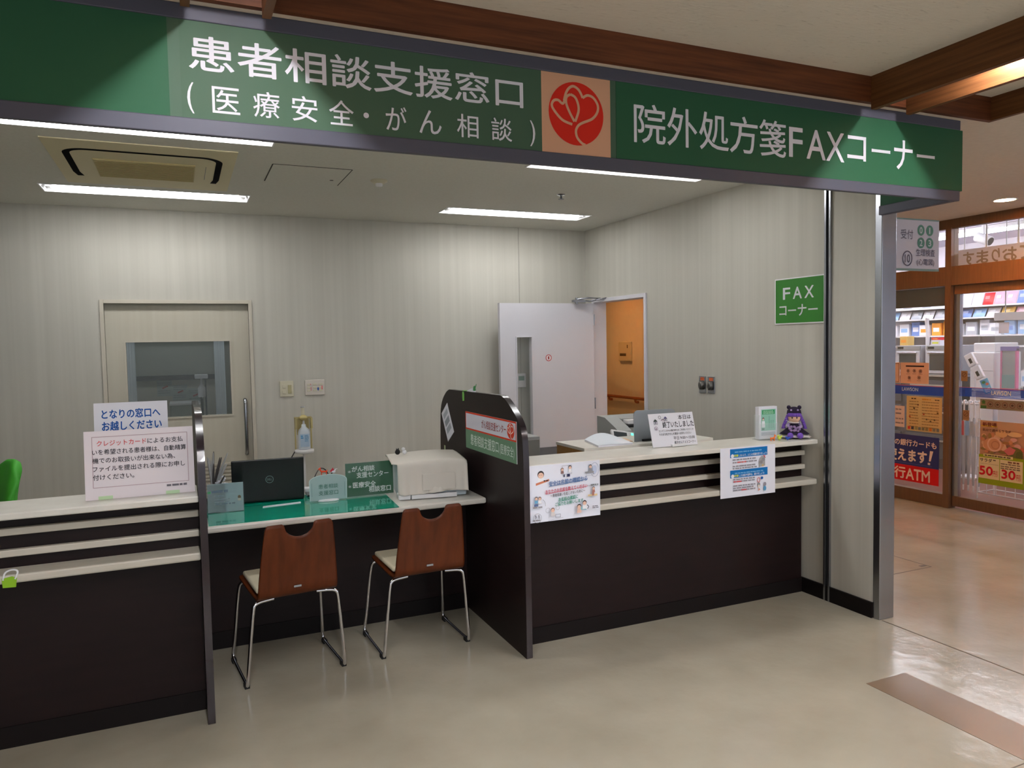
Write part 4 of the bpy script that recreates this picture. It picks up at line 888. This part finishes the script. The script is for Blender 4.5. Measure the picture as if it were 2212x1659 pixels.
# passage fittings
M_RAILW = M_HANDRAIL
t = thing('handrail', 'wooden handrail along the orange passage wall beyond the open door', 'handrail', (6.25, 10.6, .70))
MB().tube([(-.06, -3.2, 0), (-.06, 2.2, 0)], .022, 12).build('rail', M_RAILW, t)
for y in (-2.3, -1.1, -.35, .45, 1.4): MB().tube(chaikin([(-.001, y, -.06), (-.05, y, -.06), (-.06, y, -.015)], 2), .018).build('bracket', M_RAILW, t)
t = thing('intercom', 'ivory intercom box on the orange passage wall above the handrail', 'intercom', (6.2495, 9.82, 1.40), LEFTW)
MB().box(-.17, .17, -.15, .15, 0, .04).build('case', mat('intercom_ivory', (226, 206, 160), .5), t, bev=.012); box('slot', mat('intercom_slot', (110, 84, 50), .6), -.12, .05, -.07, -.03, .04, .043, t); box('key', mat('intercom_slot', ()), .08, .10, .05, .10, .04, .043, t)
# ================================================================== SHOP ACROSS THE HALL
XF = 6.25
FY = [(4.527, 4.582), (6.62, 6.70), (2.50, 2.60), (.3, .38)]
fa = struct(box('window_1', M_SHOPWOOD, XF, 6.33, .3, 6.70, 1.99, 2.157), 'timber shop front with glazing')
for a, c in FY: box('post', M_SHOPWOOD, XF-.006, 6.34, a, c, 0, 2.5, fa)
box('top_rail', M_SHOPWOOD, XF+.005, 6.33, .3, 6.70, 2.49, ZC+.01, fa); box('sill', M_SHOPWOOD, XF, 6.32, 4.582, 6.62, 0, .118, fa, .004); box('sill', M_SHOPWOOD, XF, 6.32, .38, 2.50, 0, .118, fa, .004)
box('blind', mat('blind_dark', (22, 12, 12), .5), 6.34, 6.36, 4.59, 6.6, 1.818, 1.99, fa)
box('glass', M_GLASS, 6.27, 6.276, 4.582, 6.62, .118, 1.99, fa); box('glass', M_GLASS, 6.27, 6.276, .38, 2.5, .118, 1.99, fa)
box('transom_glass', M_GLASS, 6.28, 6.286, .38, 4.527, 2.157, 2.49, fa); box('transom_glass', M_GLASS, 6.28, 6.286, 4.582, 6.62, 2.157, 2.49, fa)
dr = struct(box('door_3', M_SHOPWOOD, 6.285, 6.325, 2.61, 4.52, .022, .112), 'glass sliding door of the shop')
box('top_rail', M_SHOPWOOD, 6.285, 6.325, 2.61, 4.52, 1.912, 1.988, dr); box('stile', M_STEEL, 6.283, 6.327, 4.466, 4.522, .112, 1.912, dr, .003); box('stile', M_STEEL, 6.283, 6.327, 2.61, 2.66, .112, 1.912, dr, .003)
box('glass', M_GLASS, 6.302, 6.308, 2.66, 4.466, .112, 1.912, dr)
struct(MB().quad((6.33, .1, .0015), (10.2, .1, .0015), (10.2, 8.6, .0015), (6.33, 8.6, .0015)).build('floor_2', mat('shop_floor', (122, 76, 64), .3)))
M_SHOPWALL = mat('shop_wall', (214, 210, 216), .8)
struct(box('wall_4', M_SHOPWALL, 9.25, 9.35, .1, 8.6, 0, 2.72), 'back wall of the shop'); struct(box('wall_5', M_SHOPWALL, 6.35, 9.3, 8.5, 8.6, 0, 2.72), 'side wall of the shop'); struct(box('wall_6', M_SHOPWALL, 6.35, 9.3, .1, .2, 0, 2.72), 'side wall of the shop')
struct(MB().quad((6.33, .1, 2.715), (6.33, 8.6, 2.715), (9.3, 8.6, 2.715), (9.3, .1, 2.715)).build('ceiling_3', mat('shop_ceiling', (206, 200, 214), .9)))
for x, y0, y1, lb in ((8.0, 2.2, 5.76, 'long tube light on the shop ceiling seen through the upper glass'), (8.0, 5.86, 7.9, 'tube light on the shop ceiling left of the window post'), (6.9, 1.2, 3.7, 'tube light on the shop ceiling nearest the shop front'), (7.2, 5.2, 8.0, 'tube light on the shop ceiling above the steel counter')):
    t = thing('tube_light', lb, 'ceiling light', (x, (y0+y1)/2, 2.715), group='tube lights in the shop'); h = (y1-y0)/2
    box('housing', M_WHITEPL, -.05, .05, -h, h, -.04, 0, t); MB().tube([(0, -h+.02, -.055), (0, h-.02, -.055)], .022, 10).build('lamp_tube', M_SHOPLAMP, t)
t = thing('spotlight', 'white cylindrical spotlight hanging from the shop ceiling', 'spotlight', (7.6, 5.155, 2.715))
MB().tube([(0, 0, -.001), (0, 0, -.13)], .018).build('stem', M_WHITEPL, t); MB().tube([(0, .07, -.15), (0, -.07, -.215)], .05, 16).build('head', M_WHITEPL, t); MB().tube([(0, -.07, -.216), (0, -.074, -.218)], .042, 16).build('lens', M_BLACK, t)
t = thing('wall_lamp', 'small bright lamp on the shop shelf behind the upper glass', 'lamp', (6.75, 4.76, 2.215)); MB().lathe([(.0, -.06), (.05, -.055), (.055, .05), (.04, .06), (0, .06)], 20).build('shade', mat('lamp_shade_lit', (246, 246, 255), .5, emit=2.5), t); MB().tube([(0, 0, .06), (0, 0, .499)], .006).build('rod', M_WHITEPL, t)
t = thing('shop_banner', 'white hanging banner with brown lettering seen from behind through the upper glass', 'banner', (6.6, 4.0, 2.245), LEFTW)
box('panel', mat('banner_white', (226, 214, 220), .7), -.72, .72, -.075, .085, -.003, 0, t)
p = Pr(); BR = (150, 118, 92)
for ch, y0, y1 in (('す', 4.665, 4.565), ('ま', 4.54, 4.435), ('り', 4.40, 4.33), ('お', 4.305, 4.185), ('て', 4.155, 4.05)): p.txt(ch, 4.0-y0, 4.0-y1, -.055, .058, BR, .03, mirror=True)
p.build('lettering', t)
b = MB()
for x in (-.45, -.17, .3): box('hanger', M_WHITEPL, x-.008, x+.008, .085, .469, -.004, .002, t)
# printing on the glass
def glassing(name, label, cat, y0, y1, z0, z1, x=6.2685, m=None, group=None):
    t = thing(name, label, cat, (x, (y0+y1)/2, (z0+z1)/2), LEFTW, group); hy, hz = abs(y1-y0)/2, (z1-z0)/2
    if m: box('sheet', m, -hy, hy, -hz, hz, 0, .001, t)
    return t, hy, hz
PK = (222, 176, 150)
t, a, c = glassing('window_notice', 'pink notice with pictograms on the left shop window', 'notice', 4.748, 5.045, 1.105, 1.302, m=pc(PK))
p = Pr(); p.rect(-.09, .10, .058, .072, (60, 40, 40))
for x, y in ((-.065, .02), (.0, .022), (.066, .02), (-.05, -.045), (.05, -.04)): p.ring(x, y, .015, .004, (130, 92, 80)); p.disc(x, y, .008, .010, (110, 76, 66), 12); p.lines(x-.02, x+.02, [y-.03], .004, (150, 110, 96), int(x*900))
p.build('print', t, .0014)
t, a, c = glassing('window_notice', 'pink notice with a dark border, mostly hidden by the wall end', 'notice', 5.052, 5.34, 1.108, 1.30, m=pc(PK)); p = Pr(); p.frame(-a+.01, a-.008, -c+.008, c-.006, .004, (70, 50, 46)); p.build('print', t, .0014)
t, a, c = glassing('window_notice', 'yellowish payment notice full of small logos on the left shop window', 'notice', 4.613, 4.975, .662, .988, m=mat('notice_yellow', (214, 182, 122), .6))
p = Pr(); p.lines(-.13, -.07, [.135], .012, (80, 60, 40), 1); p.lines(-.02, .07, [.133], .012, (206, 140, 50), 2); p.lines(.11, .155, [.133], .010, (90, 70, 50), 3)
for k, (x0, x1) in enumerate(((-.15, -.055), (-.02, .15))): p.lines(x0, x1, [.11-.026*j for j in range(10)], .008, (150, 118, 74), 30+k)
for x, y, q in ((-.06, .085, (120, 80, 50)), (-.1, .05, (90, 70, 50)), (-.145, -.03, (190, 70, 40)), (.0, .0, (190, 80, 50)), (.14, .02, (120, 90, 40)), (.03, -.045, (110, 90, 60)), (.07, -.06, (110, 90, 60)), (.11, -.045, (110, 90, 60))): p.disc(x, y, .010, .008, q, 12)
for k in range(9): p.rect(-.165+.037*k, -.138+.037*k, -.15, -.122, ((206, 70, 50), (80, 70, 70), (150, 140, 90), (120, 120, 110), (130, 120, 90), (150, 130, 90), (220, 120, 40), (140, 130, 110), (130, 130, 120))[k])
p.build('print', t, .0014)
t, a, c = glassing('window_notice', 'small pale pink notice beside the stainless wall end, below the blue glass band', 'notice', 4.997, 5.11, .686, .888, m=pc((226, 196, 182))); p = Pr(); p.lines(-.04, .045, [.06, .02, -.03, -.07], .016, (150, 130, 130), 4); p.build('print', t, .0014)
t, a, c = glassing('window_poster', 'blue and red bank machine poster low on the left shop window', 'poster', 4.638, 5.42, .178, .620, m=mat('atm_blue', (24, 34, 104), .5))
p = Pr(); p.rect(-a, a, -c, -c+.152, (204, 14, 20)); p.rect(-a+.1, a-.07, -c+.168, -c+.171, (90, 100, 170)); LW = (232, 206, 190)
p.txt('の銀行カードも', -.07, .365, .115, .175, LW, .025); p.txt('使えます', -.15, .268, -.033, .082, LW, .04); p.poly([(.292, -.005), (.31, -.003), (.335, .092), (.302, .092)], LW); p.rect(.281, .305, -.038, -.018, LW)
p.txt('銀行', -.20, .047, -.20, -.092, LW, .03); p.txt('ATM', .055, .302, -.20, -.10, LW, .03); p.build('lettering', t, .0014)
M_BAND = mat('band_blue', (30, 74, 190), .4, alpha=.86)
t, a, c = glassing('glass_band', 'blue band with white shop lettering across the left shop window', 'sign', 4.582, 5.6, 1.003, 1.090, m=M_BAND)
p = Pr(); p.txt('LAWSON', .065, .235, -.012, .020, (196, 206, 226), .03); p.rect(-a, a, c-.006, c, (190, 90, 110)); p.build('lettering', t, .0014)
t, a, c = glassing('glass_band', 'blue striped band with shop lettering across the glass sliding door', 'sign', 2.70, 4.466, 1.012, 1.093, 6.3005)
b = MB()
for k in range(9): b.box(-a, a, -c+.009*k, -c+.009*k+.0062, 0, .001)
b.build('stripe', M_BAND, t); box('top_line', pc((190, 90, 110)), -a, a, c-.004, c, 0, .0012, t)
p = Pr(); y0 = (2.70+4.466)/2; p.rect(y0-4.42, y0-4.36, -c+.004, c-.008, M_BAND); p.rect(y0-3.94, a, -c+.01, c-.008, M_BAND); p.txt('LAWSON', y0-4.185, y0-4.022, -.016, .022, (214, 206, 200), .03); p.build('lettering', t, .0014)
t, a, c = glassing('window_notice', 'row of round prohibition pictograms on a brown strip on the shop door glass', 'notice', 3.62, 4.283, .915, .998, 6.3005, mat('strip_brown', (128, 116, 96), .5))
p = Pr(); p.rect(-a+.006, -a+.055, -c+.004, -c+.028, (60, 100, 50)); p.poly([(-a+.014, .0), (-a+.048, .0), (-a+.031, .034)], (70, 110, 60)); p.disc(-a+.031, .018, .016, .014, (60, 100, 50), 16)
for k in range(7): p.ring(-a+.09+.062*k, 0, .022, .004, (110, 52, 46)); p.disc(-a+.09+.062*k, 0, .011, .009, (80, 56, 50), 12)
p.build('print', t, .0014)
t, a, c = glassing('window_poster', 'salad discount poster with red prices on the shop door glass', 'poster', 3.897, 4.28, .270, .815, 6.3005, mat('salad_back', (196, 150, 116), .6))
p = Pr(); rr = random.Random(9); p.rect(-a, a, -.02, .20, (190, 140, 108))
for k in range(46):
    x, y = rr.uniform(-.17, .17), rr.uniform(-.015, .15); cl = rr.choice([(210, 140, 100), (226, 176, 140), (196, 110, 90), (176, 120, 70), (216, 160, 150), (150, 120, 70), (206, 120, 110)])
    p.disc(x, y, rr.uniform(.015, .04), rr.uniform(.010, .03), cl, 14)
p.disc(-.07, .07, .085, .058, (214, 150, 110), 24); p.ring(-.06, .075, .055, .012, (228, 180, 156)); p.ring(-.05, .07, .032, .010, (196, 130, 96)); p.disc(.11, .02, .07, .05, (112, 104, 56), 20); p.poly([(.02, .03), (.07, .07), (.12, .05), (.10, .01), (.06, -.005)], (206, 110, 110)); p.disc(.15, .0, .03, .04, (92, 96, 50), 16); p.disc(.0, .17, .05, .03, (222, 170, 120), 16); p.disc(.11, .175, .06, .02, (224, 180, 130), 16)
p.rect(-a+.02, -a+.155, .222, .232, (220, 180, 30)); p.txt('新登場', -a+.03, -a+.15, .224, .258, (110, 44, 30), .03); p.txt('気分で選べるサラダ', -a+.03, .08, .182, .206, (80, 48, 36), .015)
YG = (146, 160, 26); p.rect(-a, a, -c, -.02, YG); p.rect(-.15, .10, -.035, -.012, (226, 206, 150)); p.lines(-.14, .09, [-.03], .012, (90, 70, 50), 3)
p.rect(-a+.002, -.012, -.225, -.045, (226, 204, 160)); p.rect(-.006, a-.01, -.225, -.045, (226, 204, 160)); p.txt('サラダ', -.18, -.075, -.083, -.052, (70, 60, 50), .03); p.lines(-.065, -.03, [-.066], .012, (110, 90, 70), 4); p.lines(-.175, -.02, [-.10], .004, (170, 150, 120), 5); p.lines(.0, .16, [-.085, -.105, -.122], .010, (120, 96, 76), 6); p.lines(.06, .16, [-.068], .016, (130, 80, 60), 7)
PR = (206, 20, 36); p.txt('50', -.182, -.068, -.195, -.122, PR, .05); p.txt('円引', -.062, -.024, -.20, -.148, PR, .01); p.txt('30', .01, .122, -.202, -.130, PR, .05); p.txt('円引', .132, .168, -.206, -.154, PR, .01)
p.rect(-a, a, -c, -c+.045, YG); p.build('print', t, .0014)
for y, z, lb in ((4.43, 1.19, 'small brown no smoking sticker above the band on the shop door glass'), (4.41, .845, 'small brown round sticker below the band on the shop door glass')):
    t, a, c = glassing('door_sticker', lb, 'sticker', y-.03, y+.03, z-.045, z+.045, 6.3005, mat('sticker_brown', (150, 112, 76), .6)); p = Pr(); p.ring(0, .012, .02, .004, (96, 60, 40)); p.stroke([(-.012, 0), (.012, .024)], .004, (96, 60, 40), False); p.build('print', t, .0014)
# shelving with goods
t = thing('shop_shelving', 'white wall shelving unit at the back of the shop', 'shelving', (9.0, 6.4, 0))
box('back_panel', M_SHOPWALL, .20, .22, -1.6, 1.3, 0, 2.25, t); SH = (.5, .95, 1.42, 1.55, 1.765, 1.905)
for z in SH: box('shelf', M_WHITEPL, -.2, .20, -1.6, 1.3, z-.018, z, t)
for y in (-1.6, -.15, 1.28): box('upright', M_WHITEPL, .17, .20, y, y+.02, 0, 2.25, t)
def pouch(lb, loc, col, wd, h, d, tilt, rz=0):
    t = thing('snack_pouch', lb, 'pouch', loc, (0, R(tilt), R(rz)))
    f = lambda u, v: d/2*max(0, (1-abs(u)**3)*(1-abs(2*v-1)**4))+.0015
    n = 8; m = mat('pouch_%02x%02x%02x' % col, col, .35)
    b = MB(); b.grid([[(-f(u, v), u*wd/2, v*h) for u in [-1+2*i/n for i in range(n+1)]] for v in [j/n for j in range(n+1)]]); b.grid([[(f(u, v), u*wd/2, v*h) for u in [1-2*i/n for i in range(n+1)]] for v in [j/n for j in range(n+1)]]); b.build('bag', m, t, weld=True)
    q = tuple(min(255, int(x*.6+100)) for x in col); r_ = random.Random(int(wd*1e4+h*1e4)+col[0])
    b = MB(); b.box(-d/2-.006, -d/2-.003, -wd*.22, wd*.22, h*.4, h*.66); b.build('front_print', mat('pouch_%02x%02x%02x' % q, q, .5), t)
def carton(lb, loc, col, wd, h, d, band, rz=0, nm='carton'):
    t = thing(nm, lb, 'carton', loc, (0, 0, R(rz)))
    box('box', mat('carton_%02x%02x%02x' % col, col, .5), 0, d, -wd/2, wd/2, 0, h, t, .002)
    box('front_print', mat('carton_%02x%02x%02x' % band, band, .5), -.001, .0, -wd*.34, wd*.34, h*.3, h*.62, t)
ORD = ['first', 'second', 'third', 'fourth', 'fifth', 'sixth', 'seventh', 'eighth', 'ninth', 'tenth', 'eleventh', 'twelfth', 'thirteenth', 'fourteenth', 'fifteenth', 'sixteenth']
WHT, LBL, PNK, DBL, YLW, GRY, RDD, ORG = (226, 226, 232), (150, 186, 226), (226, 176, 196), (110, 138, 196), (226, 190, 110), (176, 180, 188), (206, 40, 50), (240, 160, 60)
CN = {WHT: 'white', LBL: 'pale blue', PNK: 'pink', DBL: 'blue', YLW: 'yellow', GRY: 'grey', RDD: 'red', ORG: 'orange'}
y = 7.3
for i, c in enumerate([WHT, WHT, GRY, WHT, GRY, WHT, WHT, GRY, WHT, WHT, RDD, PNK, PNK, DBL, YLW, GRY][:16]):
    pouch('%s packet, %s from the left on the top shop shelf' % (CN[c], ORD[i]), (8.86, y, 1.9065), c, .125, .155, .05, 20, 0); y -= .135
y = 7.25
for i, c in enumerate([LBL, WHT, GRY, WHT, GRY, LBL, DBL, LBL, WHT, YLW, PNK, RDD]):
    pouch('%s packet, %s from the left on the second shop shelf' % (CN[c], ORD[i]), (8.86, y, 1.7665), c, .15, .115, .03, 28, 0); y -= .17
y = 7.25
for i, (c, k) in enumerate([(WHT, DBL), (WHT, LBL), (DBL, WHT), (WHT, ORG), (ORG, WHT), (ORG, WHT), (WHT, GRY), (GRY, WHT), (WHT, GRY), (WHT, GRY), (LBL, DBL), (LBL, WHT), (DBL, WHT)]):
    carton('%s carton, %s print, %s from left on the third shop shelf' % (CN[c], CN[k], ORD[i]), (8.86+.02*(i % 3), y, 1.5508), c, .12+.02*(i % 2), .14+.02*(i % 3), .14, k); y -= .155
for i, c in enumerate([WHT, LBL, GRY, WHT, LBL, WHT, GRY, WHT]):
    carton('%s carton, %s from the left on the low shop shelf' % (CN[c], ORD[i]), (8.88, 5.05+.115*(7-i), .9508), c, .10, .15+.03*(i % 2), .16, [GRY, DBL, WHT, LBL][i % 4])
t = thing('steel_counter', 'steel counter carrying two microwave ovens in the shop', 'counter', (8.0, 6.35, 0))
box('body', mat('counter_grey', (70, 70, 76), .5), .03, .5, -.62, .75, 0, 1.07, t); box('top', M_STEEL, 0, .52, -.63, .76, 1.07, 1.10, t, .004)
for k, z in enumerate((.12, .45, .76)):
    for y in (-.6, .09): g = box('drawer', mat('drawer_dark', (84, 84, 90), .5), .012, .03, y, y+.63, z, z+.27, t, .003); box('handle', M_STEEL, -.012, .012, y+.08, y+.55, z+.2, z+.222, g)
for y, lb in ((6.36, 'steel microwave oven on the shop counter, the left of the two'), (5.955, 'steel microwave oven on the shop counter beside the window post')):
    t = thing('microwave_oven', lb, 'microwave oven', (8.02, y, 1.101), group='microwave ovens in the shop')
    box('case', mat('oven_steel', (178, 180, 186), .35, metal=.4), .015, .42, -.165, .165, 0, .335, t, .006); g = box('door', mat('oven_door', (196, 198, 204), .4), 0, .015, -.16, .16, .01, .27, t, .004); box('door_glass', mat('oven_glass', (52, 56, 60), .1), -.001, 0, -.115, .115, .045, .235, g); MB().tube([(-.012, -.13, .25), (-.012, .13, .25)], .008).build('handle', M_STEEL, g)
    box('control_strip', M_GREYPL, .005, .015, -.16, .16, .285, .33, t); box('display', M_BLACK, .003, .005, .06, .14, .295, .32, t)
carton('yellow carton standing on the left microwave oven', (8.05, 6.44, 1.4375), YLW, .10, .11, .12, ORG); carton('white carton with a lime yellow label on the right microwave oven', (8.05, 6.02, 1.4375), WHT, .115, .06, .12, (220, 226, 60)); carton('small red carton on top of the lime labelled carton', (8.06, 6.03, 1.4985), RDD, .09, .03, .1, ORG)
t = thing('curved_stand', 'white curved arm standing between the two microwave ovens', 'stand', (8.10, 6.155, 1.101)); MB().tube(chaikin([(0, 0, 0), (0, .0, .42), (0, .0, .52), (0, .01, .58), (-.02, .0, .64), (-.02, -.01, .66)], 2), .022).build('arm', M_WHITEPL, t); MB().box(-.05, .05, -.026, .026, 0, .02).build('foot', M_WHITEPL, t)
t = thing('ticket_machine', 'large white ticket machine in the shop behind the sliding door glass', 'machine', (8.0, 5.43, 0))
MB().box(0, .45, -.14, .13, 0, 1.36).build('body', M_WHITEPL, t, bev=.01); MB().box(.03, .42, -.13, .115, 1.36, 1.46).build('head', M_WHITEPL, t, bev=.012); box('seam', M_GREYPL, -.001, 0, -.13, .12, 1.155, 1.16, t); box('tray', M_GREYPL, -.05, 0, -.10, .10, .92, .94, t)
t = thing('display_strip', 'slanting strip of two white holders and a coloured card in front of the ticket machine', 'display strip', (7.82, 5.39, 1.20), (PI/2, 0, -PI/2))
for k, (x, y) in enumerate(((-.025, .08), (.055, -.055))):
    g = MB().box(-.045, .05, -.07, .07, .0, .035).build('holder', M_WHITEPL, t, bev=.006); g.location = (x, y, 0); g.rotation_euler = (0, 0, R(28)); box('slot', M_BLACK, -.014, .018, -.04, .015, .0345, .0355, g)
g = box('card', mat('card_sky', (110, 186, 226), .5), -.045, .045, -.085, .07, .0, .003, t); g.location = (.135, -.19, .0); g.rotation_euler = (0, 0, R(24)); p = Pr(); p.disc(-.01, .04, .02, .015, (80, 160, 90), 14); p.disc(.02, .01, .018, .014, (226, 120, 90), 14); p.rect(-.03, .03, -.075, -.03, (236, 236, 240)); p.build('print', g, .0034)
MB().tube([(-.01, -.9, -.03), (-.01, .12, -.03)], .012).build('post', M_WHITEPL, t); box('foot', M_WHITEPL, -.12, .10, -1.2, -1.18, -.1, .1, t); MB().tube([(-.01, -1.19, -.03), (-.01, -.9, -.03)], .012).build('post', M_WHITEPL, t)
t = thing('card_rack', 'tall grey card rack with a pink frame behind the sliding door glass', 'rack', (8.0, 5.14, 0)); box('panel', M_GREYPL, .01, .03, -.075, .075, .97, 1.41, t)
for a, c, z0, z1 in ((-.085, -.07, .96, 1.40), (.07, .085, .96, 1.40), (-.085, .085, .95, .975)): box('frame', mat('frame_pink', (216, 96, 150), .5), 0, .04, a, c, z0, z1, t)
box('header', mat('header_violet', (120, 100, 170), .5), -.002, .04, -.085, .085, 1.375, 1.42, t); box('lower_panel', mat('panel_teal', (110, 150, 150), .5), .005, .01, -.07, .07, .98, 1.12, t); MB().tube([(.02, 0, .02), (.02, 0, .96)], .015).build('post', M_GREYPL, t); box('foot', M_GREYPL, -.1, .15, -.1, .1, 0, .02, t)
t = thing('counter_screen', 'hanging clear screen with a white header board at the shop till', 'screen', (7.6, 4.52, 1.23)); box('header', M_WHITEPL, -.02, .02, -.5, .5, .46, .54, t); box('clear_sheet', M_ACRYL, -.002, .002, -.5, .5, -.32, .46, t); box('notice', M_PAPER, -.006, -.002, .36, .46, .33, .44, t)
for y in (-.4, .4): MB().tube([(0, y, .54), (0, y, 1.484)], .005, 8).build('cord', M_GREYPL, t)
t = thing('till_counter', 'white shop till counter behind the salad poster', 'counter', (7.62, 4.3, 0)); MB().box(0, .5, -1.1, .70, 0, .88).build('body', M_SHOPWALL, t, bev=.01); box('top', M_WHITEPL, -.02, .52, -1.12, .72, .88, .905, t, .004)
t = thing('cash_register', 'dark blue cash register on the shop till counter', 'register', (7.70, 4.62, .9055)); MB().box(0, .3, -.18, .18, 0, .12).build('base', mat('register_blue', (34, 50, 110), .5), t, bev=.008); g = MB().box(0, .02, -.15, .15, .14, .34).build('screen', M_BLACK, t, bev=.005); MB().tube([(.03, 0, .1), (.02, 0, .2)], .02).build('neck', M_BLACK, t)
G = 'umbrellas hanging inside the shop door'
t = thing('umbrella_rail', 'white rail on two arms that carries the clear umbrellas inside the shop door', 'rail', (6.97, 4.80, 0)); MB().tube([(0, -.13, .885), (0, .18, .885)], .008).build('rail', M_WHITEPL, t)
for y in (-.11, .165): MB().tube([(0, y, .885), (.645, y, .885)], .007).build('arm', M_WHITEPL, t)
for i, (y, c) in enumerate(((4.935, PNK), (4.885, RDD), (4.835, LBL), (4.785, GRY), (4.73, WHT))):
    t = thing('umbrella', 'clear folded umbrella with a %s tag, %s from the left inside the shop door' % (CN[c], ORD[i]), 'umbrella', (6.953, y, 0), group=G)
    MB().lathe([(.006, .08), (.010, .12), (.021, .30), (.02, .60), (.012, .74), (.006, .76)], 10).build('canopy', mat('umbrella_clear', (206, 208, 212), .2, alpha=.55), t)
    MB().tube(chaikin([(0, 0, .04), (0, 0, .82), (0, 0, .88), (-.008, 0, .916), (.034, 0, .916), (.036, 0, .87)], 2), .0075).build('handle', M_WHITEPL, t); box('price_tag', mat('tag_%02x%02x%02x' % c, c, .5), -.030, -.027, -.018, .018, .58, .72, t)
t = thing('wire_rack', 'low white wire rack on the shop floor behind the salad poster', 'rack', (6.98, 4.40, 0.002)); b = MB()
for z in (.06, .18, .30):
    b.tube([(-.12, -.34, z), (.12, -.34, z), (.12, .28, z), (-.12, .28, z)], .006, 6, closed=True)
for k in range(8): b.tube([(-.12, -.34+.0886*k, .06), (-.12, -.34+.0886*k, .30)], .004, 6)
for x in (-.12, .12):
    for y in (-.34, .28): b.tube([(x, y, 0), (x, y, .42)], .007, 6)
b.build('frame', M_WHITEPL, t)
